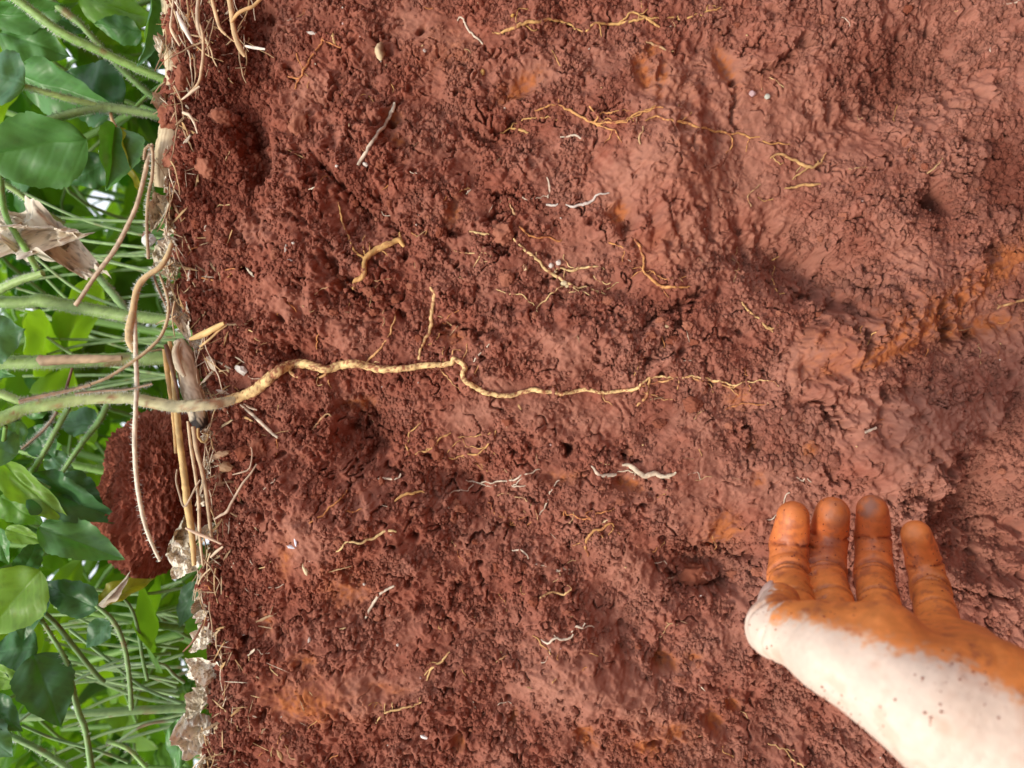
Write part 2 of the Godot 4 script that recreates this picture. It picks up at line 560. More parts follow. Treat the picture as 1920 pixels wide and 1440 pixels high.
func soil_face() -> void:
	var SX := FastNoiseLite.TYPE_SIMPLEX_SMOOTH
	var CE := FastNoiseLite.TYPE_CELLULAR
	var n_big := noise(SX, 1.0 / 330.0, 4, 11)
	var n_mid := noise(SX, 1.0 / 75.0, 3, 12)
	var n_warp := noise(SX, 1.0 / 38.0, 2, 13)
	var n_clod := noise(CE, 1.0 / 44.0, 1, 14)
	var n_crumb := noise(CE, 1.0 / 17.0, 1, 15)
	var n_fine := noise(CE, 1.0 / 8.0, 1, 16)
	var v_clod := noise(CE, 1.0 / 44.0, 1, 14)
	var v_crumb := noise(CE, 1.0 / 17.0, 1, 15)
	v_clod.cellular_return_type = FastNoiseLite.RETURN_CELL_VALUE
	v_crumb.cellular_return_type = FastNoiseLite.RETURN_CELL_VALUE
	var v_fine := noise(CE, 1.0 / 8.0, 1, 16)
	v_fine.cellular_return_type = FastNoiseLite.RETURN_CELL_VALUE
	var n_grit := noise(SX, 1.0 / 3.2, 2, 22)
	var n_fis := noise(SX, 1.0 / 90.0, 3, 21)
	var n_mask := noise(SX, 1.0 / 120.0, 3, 17)
	var n_tone := noise(SX, 1.0 / 160.0, 4, 18)
	var n_spot := noise(SX, 1.0 / 14.0, 2, 19)
	var n_pit := noise(SX, 1.0 / 42.0, 2, 20)
	vp.resize(NX * NY)
	vn.resize(NX * NY)
	vc.resize(NX * NY)
	var red := Color(0.312, 0.103, 0.066)
	var pink := Color(0.365, 0.154, 0.107)
	var deep := Color(0.205, 0.062, 0.040)
	var orange := Color(0.400, 0.128, 0.042)
	var film := Color(0.41, 0.182, 0.124)
	var humus := Color(0.185, 0.052, 0.032)
	var rims := PackedFloat32Array()
	for i in NX:
		var py := 720.0 - (X0 + i * STEP) / S
		rims.append((960.0 - rim(py) + 9.0 * n_mid.get_noise_1d(py * 1.4)) * S)
	var R := 0.007
	for j in NY:
		var y := Y0 + j * STEP
		var px := 960.0 - y / S
		for i in NX:
			var k := j * NX + i
			var x := X0 + i * STEP
			var py := 720.0 - x / S
			var wx := n_warp.get_noise_2d(px, py)
			var wy := n_warp.get_noise_2d(px + 900.0, py - 300.0)
			var ax := px + 9.0 * wx
			var ay := py + 9.0 * wy
			var s := clampf(sm[k], 0.0, 1.0)
			var mask := n_mask.get_noise_2d(px, py)
			var tone := n_tone.get_noise_2d(px + 700.0, py)
			var crumbly := clampf(0.55 + 1.5 * mask + 0.5 * tone, 0.06, 1.2) * (1.0 - 0.85 * s) * (1.0 - 0.22 * clampf((px - 900.0) / 400.0, 0.0, 1.0))
			var clod := minf((n_clod.get_noise_2d(ax, ay) + 1.0) * 5.0, 1.0)
			var bx := px + 3.5 * wy
			var by := py + 3.5 * wx
			var crumb := minf((n_crumb.get_noise_2d(bx, by) + 1.0) * 3.0, 1.0)
			var fine := minf((n_fine.get_noise_2d(bx, by) + 1.0) * 1.7, 1.0)
			var mid := n_mid.get_noise_2d(px, py)
			var pit := n_pit.get_noise_2d(px, py)
			var spot := n_spot.get_noise_2d(px, py)
			var h := hz[k] + 0.0085 * n_big.get_noise_2d(px, py) + 0.0020 * mid * (1.0 - 0.5 * s)
			var split := clampf(0.45 + 1.6 * wx, 0.0, 1.0)
			h += 0.0021 * clod * split * (0.3 + crumbly) + 0.0011 * v_clod.get_noise_2d(ax, ay) * (0.25 + crumbly)
			h += 0.0015 * crumb * crumbly + 0.0011 * v_crumb.get_noise_2d(bx, by) * crumbly
			h += 0.0005 * fine * (0.25 + crumbly) + 0.0004 * v_fine.get_noise_2d(bx, by) * (0.2 + crumbly)
			h -= 0.0050 * smoothstep(0.46, 0.85, pit) * (1.0 - s)
			var fis := absf(n_fis.get_noise_2d(ax, ay)) * 30.0
			h -= 0.0065 * exp(-fis * fis) * clampf(mid * 4.0, 0.0, 1.0) * (1.0 - 0.7 * s)
			h += 0.00045 * spot + 0.00036 * n_grit.get_noise_2d(px, py) * (0.35 + crumbly)
			# colour of the clay itself
			tone = n_tone.get_noise_2d(px, py)
			var c := red.lerp(pink, clampf(0.45 + 0.9 * tone + (px - 1000.0) / 1700.0, 0.0, 1.0))
			c = c.lerp(deep, clampf(-0.1 - 0.9 * mask + 0.35 * spot, 0.0, 0.55))
			c = c.lerp(humus, clampf(dk[k] + 0.2 * spot, 0.0, 0.8) if dk[k] > 0.05 else 0.0)
			c = c.lerp(film, clampf(s * (0.55 + 0.8 * tone + 0.5 * spot), 0.0, 0.75))
			c = c.lerp(orange, clampf(og[k] * (0.8 + 1.2 * spot + 0.6 * wx), 0.0, 0.85))
			c *= 1.0 + 0.16 * spot + 0.10 * wx
			vc[k] = c
			# bend back over the rim
			var p := Vector3(x, y, 0)
			var n := Vector3(0, 0, 1)
			var s0 := rims[i] - R
			if y > s0:
				var a := (y - s0) / R
				if a < PI / 2:
					n = Vector3(0, sin(a), cos(a))
					p = Vector3(x, s0 + R * n.y, R * (n.z - 1.0))
				else:
					n = Vector3(0, 1, 0)
					p = Vector3(x, rims[i], -R - (y - s0 - R * PI / 2))
			vp[k] = p + n * h
	var idx := PackedInt32Array()
	idx.resize((NX - 1) * (NY - 1) * 6)
	var q := 0
	for j in NY:
		for i in NX:
			var k := j * NX + i
			var dx := vp[k + (1 if i < NX - 1 else 0)] - vp[k - (1 if i > 0 else 0)]
			var dy := vp[k + (NX if j < NY - 1 else 0)] - vp[k - (NX if j > 0 else 0)]
			vn[k] = dx.cross(dy).normalized()
			if i < NX - 1 and j < NY - 1:
				idx[q] = k
				idx[q + 1] = k + NX
				idx[q + 2] = k + 1
				idx[q + 3] = k + 1
				idx[q + 4] = k + NX
				idx[q + 5] = k + NX + 1
				q += 6
	var b := Buf.new()
	b.v = vp
	b.n = vn
	b.c = vc
	b.i = idx
	soil = part(self, "soil_face", b.mesh(), M.soil)
	soil.set_meta("kind", "structure")
	soil.set_meta("label", "crumbly red clay face of a soil pit, dug by hand")


func surroundings() -> void:
	# the rest of the pit and the field, as one sheet: floor of the pit, face, field out to the horizon
	var b := Buf.new()
	var n := noise(FastNoiseLite.TYPE_SIMPLEX_SMOOTH, 1.4, 4, 31)
	var prof: Array[Vector2] = []     # (y, z) from the far field to the pit floor
	for z in [-300.0, -120.0, -50.0, -20.0, -8.0, -4.0, -2.5, -1.6, -1.0, -0.6, -0.35, -0.2, -0.14, -0.125]:
		prof.append(Vector2(GROUND - 0.004, z))
	for k in 26:
		prof.append(Vector2(GROUND - 0.022 - k * 0.0265, -0.11))
	for z in [0.05, 0.2, 0.45, 0.8, 1.2]:
		prof.append(Vector2(-0.52, z))
	var xs := []
	for k in 61:
		var t := (k - 30) / 30.0
		xs.append(0.9 * t + 299.0 * pow(t, 9.0))
	for r in prof.size():
		for x in xs:
			var p := Vector3(x, prof[r].x, prof[r].y)
			var w := n.get_noise_3dv(p)
			var side: float = clampf((absf(x) - 0.22) * 8.0, 0.0, 1.0)
			if p.z > -0.03:
				p.z += 0.03 * w * side - 0.01 * (1.0 - side) * (1.0 if p.y > -0.3 else 0.0)
				p.y += 0.02 * w if p.z > 0.03 else 0.0
			else:
				p.y += 0.012 * w * clampf(-p.z * 2.0, 0.0, 1.0)
			b.v.append(p)
			var c := Color(0.27, 0.078, 0.046).lerp(Color(0.2, 0.06, 0.036), clampf(0.5 + w, 0.0, 1.0))
			b.c.append(c)
	var w_ := xs.size()
	for r in prof.size() - 1:
		for i in w_ - 1:
			var a := r * w_ + i
			b.i.append_array([a, a + 1, a + w_, a + 1, a + w_ + 1, a + w_])
	b.smooth()
	part(self, "ground", b.mesh(), M.soil).set_meta("kind", "structure")
	# the pit wall beyond the stretch that was scraped clean
	var n_big := noise(FastNoiseLite.TYPE_SIMPLEX_SMOOTH, 1.0 / 330.0, 4, 11)
	var n_cell := noise(FastNoiseLite.TYPE_CELLULAR, 1.0 / 70.0, 1, 33)
	var v_cell := noise(FastNoiseLite.TYPE_CELLULAR, 1.0 / 70.0, 1, 33)
	v_cell.cellular_return_type = FastNoiseLite.RETURN_CELL_VALUE
	var w2 := Buf.new()
	var g := 0.006
	var nx := 301
	var ny := 119
	for j in ny:
		for i in nx:
			var x := -0.9 + i * g
			var y := -0.525 + j * g
			var px := 960.0 - y / S
			var py := 720.0 - x / S
			var wx := 18.0 * wob.get_noise_2d(px, py)
			var cell := minf((n_cell.get_noise_2d(px + wx, py) + 1.0) * 3.0, 1.0)
			var h := 0.0085 * n_big.get_noise_2d(px, py) + 0.004 * cell + 0.003 * v_cell.get_noise_2d(px + wx, py) + 0.006 * n.get_noise_2d(x * 9.0, y * 9.0)
			var under := clampf((minf(0.236 - absf(x), y + 0.316)) * 120.0, 0.0, 1.0)
			w2.v.append(Vector3(x, minf(y, GROUND + 0.003 * n.get_noise_1d(x * 30.0)), h - 0.003 - 0.075 * under))
			w2.c.append(Color(0.315, 0.102, 0.065).lerp(Color(0.375, 0.154, 0.104), clampf(0.4 + n.get_noise_2d(x * 4.0, y * 4.0) - y, 0.0, 1.0)) * (0.85 + 0.2 * cell))
	for j in ny - 1:
		for i in nx - 1:
			var a := j * nx + i
			w2.i.append_array([a, a + nx, a + 1, a + 1, a + nx, a + nx + 1])
	w2.smooth()
	part(self, "pit_wall", w2.mesh(), M.soil).set_meta("kind", "structure")


func loose_soil() -> void:
	# crumbs: tens of thousands of grains lying in the relief, and the larger clods one by one
	var n_mask := noise(FastNoiseLite.TYPE_SIMPLEX_SMOOTH, 1.0 / 70.0, 3, 17)
	var lots: Array = [[], [], [], []]
	var tones: Array = [[], [], [], []]
	var tries := 0
	var made := 0
	while made < 90000 and tries < 600000:
		tries += 1
		var i := rng.randi_range(3, NX - 4)
		var j := rng.randi_range(3, NY - 4)
		var k := j * NX + i
		var px := 960.0 - (Y0 + j * STEP) / S
		var py := 720.0 - (X0 + i * STEP) / S
		var dense := 0.35 + 1.2 * n_mask.get_noise_2d(px, py) + 1.2 * dk[k]
		if px < 480.0:
			dense += 0.35
		if (px > 1830.0 and py < 440.0 and py > 220.0) or (px > 1410.0 and px < 1560.0 and py > 770.0 and py < 880.0):
			dense += 1.0
		if rng.randf() > dense * (1.0 - 0.95 * clampf(sm[k] * 1.3, 0.0, 1.0)):
			continue
		var r := 0.00040 + 0.00115 * pow(rng.randf(), 2.8)
		if px < 500.0 and rng.randf() < 0.12:
			r *= 1.6
		if (px > 1835.0 and py > 230.0 and py < 420.0) or (px > 1410.0 and px < 1560.0 and py > 770.0 and py < 880.0) or (px > 1560.0 and px < 1680.0 and py > 500.0 and py < 590.0):
			r *= 1.7
		var basis := Basis.from_euler(Vector3(rng.randf() * TAU, rng.randf() * TAU, rng.randf() * TAU)).scaled(Vector3(r * rng.randf_range(0.8, 1.3), r * rng.randf_range(0.7, 1.1), r))
		var lot := made % 4
		lots[lot].append(Transform3D(basis, vp[k] + vn[k] * r * rng.randf_range(0.0, 0.5)))
		var c := vc[k] * rng.randf_range(0.82, 1.18)
		c.a = 1.0
		tones[lot].append(c)
		made += 1
	for lot in 4:
		var mm := MultiMesh.new()
		mm.transform_format = MultiMesh.TRANSFORM_3D
		mm.use_colors = true
		mm.mesh = rocks[lot]
		mm.instance_count = lots[lot].size()
		for k in lots[lot].size():
			mm.set_instance_transform(k, lots[lot][k])
			mm.set_instance_color(k, tones[lot][k])
		var o := MultiMeshInstance3D.new()
		o.name = "crumbs"
		o.multimesh = mm
		o.material_override = M.crumb
		o.set_meta("kind", "stuff")
		soil.add_child(o, true)
	var shades := []
	for k in 5:
		shades.append(mat("clod%d" % k, 0.96, 0.25, Color(lerpf(0.24, 0.37, k / 4.0), lerpf(0.072, 0.145, k / 4.0), lerpf(0.040, 0.090, k / 4.0)).linear_to_srgb()))
	var clods: Array[ArrayMesh] = []
	for k in 6:
		clods.append(clod(k, 3))
	# clods that show: place, half width and half height
	var known := [[940, 437, 26, 24], [1300, 1078, 34, 26], [820, 852, 14, 14], [1275, 1275, 12, 8], [322, 218, 22, 26], [328, 60, 16, 34], [322, 300, 20, 22], [335, 110, 14, 20], [345, 150, 18, 26], [390, 310, 22, 26], [410, 220, 26, 20], [905, 860, 14, 10], [480, 845, 20, 22], [455, 850, 16, 16], [465, 740, 16, 12], [860, 955, 14, 9], [850, 975, 9, 12], [420, 960, 12, 18], [1220, 630, 12, 9], [1260, 640, 14, 10], [1290, 610, 12, 10], [1240, 600, 12, 8], [1300, 640, 10, 8], [1265, 700, 12, 9], [1300, 760, 20, 16], [1235, 795, 14, 10], [690, 545, 11, 10], [710, 560, 12, 9], [700, 585, 10, 8], [740, 560, 9, 10], [640, 520, 9, 8], [625, 585, 11, 9], [770, 535, 10, 8], [785, 635, 8, 8], [1180, 845, 14, 9], [395, 440, 12, 14], [560, 240, 20, 28], [950, 520, 16, 16], [1010, 215, 8, 9], [1050, 215, 8, 8], [865, 100, 9, 8], [1340, 960, 12, 9], [1380, 1075, 16, 12], [1420, 1070, 14, 10]]
	for p in known:
		one_clod(clods, shades, p[0], p[1], p[2], p[3], 0.42)
	for k in 170:
		var px := rng.randf_range(330, 1900)
		var py := rng.randf_range(10, 1430)
		var r := rng.randf_range(5.0, 11.0)
		if px < rim(py) + 20.0 or sm[nearest(px, py)] > 0.4:
			continue
		one_clod(clods, shades, px, py, r, r * rng.randf_range(0.7, 1.2), 0.25)


func nearest(px: float, py: float) -> int:
	return clampi(int(((960.0 - px) * S - Y0) / STEP), 0, NY - 1) * NX + clampi(int(((720.0 - py) * S - X0) / STEP), 0, NX - 1)


func clod(seed_: int, level: int) -> ArrayMesh:
	var m := rock(seed_ + 20, level, 0.55)
	var a := m.surface_get_arrays(0)
	var b := Buf.new()
	b.v = a[Mesh.ARRAY_VERTEX]
	b.i = a[Mesh.ARRAY_INDEX]
	var n := noise(FastNoiseLite.TYPE_CELLULAR, 2.6, 1, seed_)
	for k in b.v.size():
		var w := minf((n.get_noise_3dv(b.v[k]) + 1.0) * 1.8, 1.0)
		b.v[k] *= 0.80 + 0.22 * w + 0.10 * wob.get_noise_3dv(b.v[k] * 260.0 + Vector3.ONE * seed_ * 70.0)
		b.c.append(Color(1, 1, 1) * (0.88 + 0.16 * w))
	b.smooth()
	return b.mesh()


func one_clod(meshes: Array, shades: Array, px: float, py: float, rx: float, ry: float, proud: float) -> void:
	var at := on_face(px, py)
	var r := (rx + ry) * 0.5 * S
	var turn := Basis(Vector3(0, 0, 1), rng.randf() * TAU)
	var form := Basis().scaled(Vector3(ry * S, rx * S, r * 0.75))
	at.z += r * (proud - 0.35)
	var which := rng.randi() % meshes.size()
	part(soil, "clod", meshes[which], shades[rng.randi() % 5], Transform3D(form * turn, at))


# ------------------------------------------------------------------ stems, leaves, plants

const CREAM := Color(0.72, 0.53, 0.25)
const YELLOW := Color(0.60, 0.36, 0.13)
const ORANGE := Color(0.58, 0.25, 0.085)
const WHITE := Color(0.62, 0.52, 0.40)
const TAN := Color(0.52, 0.34, 0.17)
const GREY := Color(0.46, 0.37, 0.28)
const CLAY := Color(0.30, 0.085, 0.045)


func stained(tone: Color, amount: float) -> Callable:
	return func(_t: float, out: Vector3, w: float, p: Vector3) -> Color:
		var u := wob.get_noise_3dv(p * 5000.0 + Vector3(7, 3, 1))
		var v := wob.get_noise_3dv(p * 24000.0 + Vector3(1, 9, 1))
		return tone.lerp(CLAY, clampf(amount * (2.6 * u + 4.5 * v - 0.1) + 0.45 * amount * out.x, 0.0, 0.9)) * (1.0 + 0.5 * w)


func weathered(tone: Color, amount: float) -> Callable:
	return func(_t: float, out: Vector3, w: float, p: Vector3) -> Color:
		var u := wob.get_noise_3dv(p * 6000.0 + Vector3(7, 3, 1))
		var v := wob.get_noise_2d(atan2(out.x, out.z) * 90.0, p.length() * 2500.0)
		return tone.lerp(Color(0.22, 0.12, 0.06), clampf(amount * (0.1 + 2.0 * u + 1.2 * v), 0.0, 0.8)) * (1.04 + 0.5 * w)


func green(tone: Color, ribs: float) -> Callable:
	return func(t: float, out: Vector3, w: float, p: Vector3) -> Color:
		var rib := 0.5 + 0.5 * cos(atan2(out.x, out.z) * 3.0 + 1.0)
		var spot := wob.get_noise_3dv(p * 2600.0)
		return tone.lerp(Color(0.40, 0.58, 0.20), ribs * rib * 0.6).lerp(Color(0.24, 0.10, 0.05), clampf(spot * 3.0 - 1.0, 0.0, 0.7)) * (1.0 + 0.4 * w)


func along_face(flat: Array, lift: float, every := 3.0) -> Array:
	# a root that follows the relief: [places, radii]
	var rows := spline(flat, 3, every)
	var pts := PackedVector3Array()
	var rad := PackedFloat32Array()
	for r in rows:
		var wig := minf(1.1, 0.3 + 1.0 / r[2]) * (1.0 if r[2] < 6.0 else 0.3) * (0.0 if lift >= 1.2 else 1.0)
		var p := on_face(r[0] + wig * (4.5 * wob.get_noise_2d(r[0] * 1.7, r[1] * 1.7) + 1.2 * wob.get_noise_2d(r[0] * 5.0, r[1] * 5.0)), r[1] + wig * (4.5 * wob.get_noise_2d(r[0] * 1.7 + 300.0, r[1] * 1.7) + 1.2 * wob.get_noise_2d(r[0] * 5.0 + 300.0, r[1] * 5.0)))
		pts.append(p)
		rad.append(maxf(r[2] * 0.92, 0.75) * S)
	for pass_ in 3:
		var z := PackedFloat32Array()
		for k in pts.size():
			z.append((pts[maxi(k - 2, 0)].z + pts[maxi(k - 1, 0)].z + pts[k].z + pts[mini(k + 1, pts.size() - 1)].z + pts[mini(k + 2, pts.size() - 1)].z) / 5.0)
		for k in pts.size():
			pts[k].z = maxf(z[k], pts[k].z - 0.0008)
	for k in pts.size():
		var s := (D - pts[k].z - rad[k] * lift) / (D - pts[k].z)
		pts[k] = Vector3(pts[k].x * s, pts[k].y * s, pts[k].z + rad[k] * lift)
		rad[k] *= s
	return [pts, rad]


func root(label: String, tone: Color, segs: Array, kind := "root", category := "root", group := "", dirty := 0.6, lift := 0.75) -> void:
	var at := on_face(segs[0][0], segs[0][1])
	var o: Node3D = null
	if segs.size() > 1:
		o = thing(kind, label, category, at, group)
	for k in segs.size():
		var a := along_face(segs[k], lift)
		var b := Buf.new()
		tube(b, a[0], a[1], 8 if segs[k][5] < 3.5 else 14, stained(tone, dirty), 0.16)
		moved(b, at)
		if o:
			part(o, "main_strand" if k == 0 else "side_strand", b.mesh(), M.root)
		else:
			tag(part(self, kind, b.mesh(), M.root, Transform3D(Basis(), at)), label, category, group)


func free_tube(parent: Node3D, kind: String, flat: Array, tone: Callable, m: Material, hairs := 0, sides := 10) -> MeshInstance3D:
	# a stem through points of picture place, half width and depth
	var rows := spline(flat, 4, 6.0)
	var pts := PackedVector3Array()
	var rad := PackedFloat32Array()
	for r in rows:
		pts.append(P(r[0], r[1], r[3]) - parent.position)
		rad.append(r[2] * S * (D - r[3]) / D)
	var b := Buf.new()
	tube(b, pts, rad, sides, tone, 0.07)
	var o := part(parent, kind, b.mesh(), m)
	if hairs:
		var h := Buf.new()
		for k in hairs * 2:
			var q := rng.randi_range(0, pts.size() - 2)
			var dir := (pts[q + 1] - pts[q]).normalized()
			var out := dir.cross(Vector3(rng.randf() - 0.5, rng.randf() - 0.5, rng.randf() - 0.5)).normalized()
			var p := pts[q].lerp(pts[q + 1], rng.randf()) + out * rad[q] * 0.95
			var tip := p + (out + dir * rng.randf_range(-0.5, 0.3)) * rng.randf_range(0.0010, 0.0022)
			var w := dir * 0.00011
			var f := h.v.size()
			h.v.append_array([p - w, p + w, tip])
			h.n.append_array([out, out, out])
			h.c.append_array([Color(0.7, 0.72, 0.62), Color(0.7, 0.72, 0.62), Color(0.75, 0.77, 0.7)])
			h.i.append_array([f, f + 1, f + 2])
		var hs := part(o, "hairs", h.mesh(), M.hair)
		hs.set_meta("kind", "stuff")
	return o


var leaf_forms := []
var far_forms := []
var dead_forms := []


func leaf_form(seed_: int, across: int, along: int, fold: float, droop: float, wave: float, curl := 0.0, crease := 0.0) -> ArrayMesh:
	# one soybean leaflet of length and width 1: base at the origin, tip at +y, upper side +z
	var n := FastNoiseLite.new()
	n.seed = seed_ + 300
	n.frequency = 1.3
	n.fractal_octaves = 3
	var slow := FastNoiseLite.new()
	slow.seed = seed_ + 500
	slow.frequency = 0.9
	slow.fractal_type = FastNoiseLite.FRACTAL_NONE
	var b := Buf.new()
	for j in along + 1:
		var t := j / float(along)
		var half := 0.5 * pow(maxf(sin(PI * pow(t, 0.64)), 0.0), 0.95)
		half *= 1.0 + 0.10 * n.get_noise_2d(t * 5.0, 40.0)
		for i in across + 1:
			var u := i / float(across) * 2.0 - 1.0
			var edge := half * (1.0 + 0.05 * n.get_noise_2d(t * 9.0, 7.0 * signf(u)))
			var x := u * edge
			var side := absf(u)
			var vein := pow(absf(cos((t * 7.5 - side * half * 4.6) * PI)), 14.0) * (1.0 - side * 0.5)
			var rib := exp(-pow(x / 0.022, 2.0))
			var z := fold * absf(x) - droop * t * t + wave * (n if crease > 0.0 else slow).get_noise_2d(x * 2.2, t * 2.6) + wave * 0.55 * side * side * sin(t * 17.0 + seed_ + signf(u))
			z += curl * x * x * 2.0 - 0.004 * vein - 0.010 * rib + crease * (absf(n.get_noise_2d(x * 4.0 + 9.0, t * 4.0)) * 2.0 + 0.6 * n.get_noise_2d(x * 9.0, t * 9.0 + 5.0))
			b.v.append(Vector3(x, t, z))
			var blotch := n.get_noise_2d(x * 4.0 + 50.0, t * 4.0)
			var c := Color(1, 1, 1) * (0.95 + 0.28 * blotch + 0.05 * n.get_noise_2d(x * 30.0, t * 30.0))
			c = c.lerp(Color(2.3, 1.9, 2.2), clampf(vein * 0.6 + rib * 0.9, 0.0, 0.9))
			c = c.lerp(Color(1.7, 1.6, 1.8), 0.55 if side > 0.97 else 0.0)
			var hole := n.get_noise_2d(x * 8.0 - 30.0, t * 8.0 + 20.0)
			c = c.lerp(Color(2.2, 0.9, 0.9), clampf(hole * 5.0 - 1.55, 0.0, 0.8))
			if crease > 0.0:
				c = Color(1, 0.99, 0.97) * (0.97 + 0.22 * blotch - 0.12 * vein) * (1.0 if hole < 0.34 else 0.55)
			b.c.append(c)
	for j in along:
		for i in across:
			var a := j * (across + 1) + i
			b.i.append_array([a, a + across + 1, a + 1, a + 1, a + across + 1, a + across + 2])
	b.smooth()
	return b.mesh()


func leaf_tints() -> void:
	var tints := {"dark": Color(0.066, 0.185, 0.062), "mid": Color(0.110, 0.285, 0.072), "light": Color(0.185, 0.410, 0.070), "blue": Color(0.150, 0.320, 0.185), "lime": Color(0.270, 0.500, 0.080), "yellow": Color(0.42, 0.42, 0.05), "dead": Color(0.64, 0.57, 0.44), "pale_dead": Color(0.86, 0.79, 0.66)}
	for k in tints:
		var m: StandardMaterial3D = M.leaf.duplicate()
		m.resource_name = "leaf_" + k
		m.albedo_color = tints[k].linear_to_srgb()
		if k == "dark" or k == "mid":
			m.backlight = Color(0.62, 0.72, 0.22)
		if k == "dead" or k == "pale_dead":
			m.backlight = Color(0.25, 0.22, 0.16)
			m.roughness = 0.8
		M[k] = m
	for k in 7:
		leaf_forms.append(leaf_form(k, 38, 60, [0.18, 0.32, 0.10, 0.45, 0.25, 0.05, 0.7][k], [0.10, 0.22, 0.16, 0.30, 0.06, 0.2, 0.12][k], [0.05, 0.07, 0.06, 0.09, 0.05, 0.08, 0.06][k]))
	for k in 4:
		far_forms.append(leaf_form(k + 20, 10, 14, [0.2, 0.35, 0.1, 0.3][k], [0.15, 0.3, 0.25, 0.1][k], 0.08))
	for k in 3:
		dead_forms.append(leaf_form(k + 40, 44, 60, [0.25, 0.1, 0.45][k], [0.25, 0.45, 0.1][k], [0.24, 0.30, 0.2][k], [0.5, 0.3, 0.9][k], 0.05))


func leaf(parent: Node3D, tint: String, form: int, base: Array, tip: Array, width: float, roll := 0.0, kind := "leaf", forms: Array = []) -> MeshInstance3D:
	var a := P(base[0], base[1], base[2])
	var y := P(tip[0], tip[1], tip[2]) - a
	var to_eye := (Vector3(0, 0, D) - a).normalized()
	var z := (to_eye - y.normalized() * to_eye.dot(y.normalized())).normalized().rotated(y.normalized(), deg_to_rad(roll))
	var w: float = width * S * (D - base[2]) / D
	var x := y.normalized().cross(z) * w
	if forms.is_empty():
		forms = leaf_forms
	return part(parent, kind, forms[form % forms.size()], M[tint], Transform3D(Basis(x, y, z * (w + y.length()) * 0.5), a - parent.position))


const STEM := Color(0.16, 0.34, 0.06)
const STEM_PALE := Color(0.33, 0.49, 0.15)


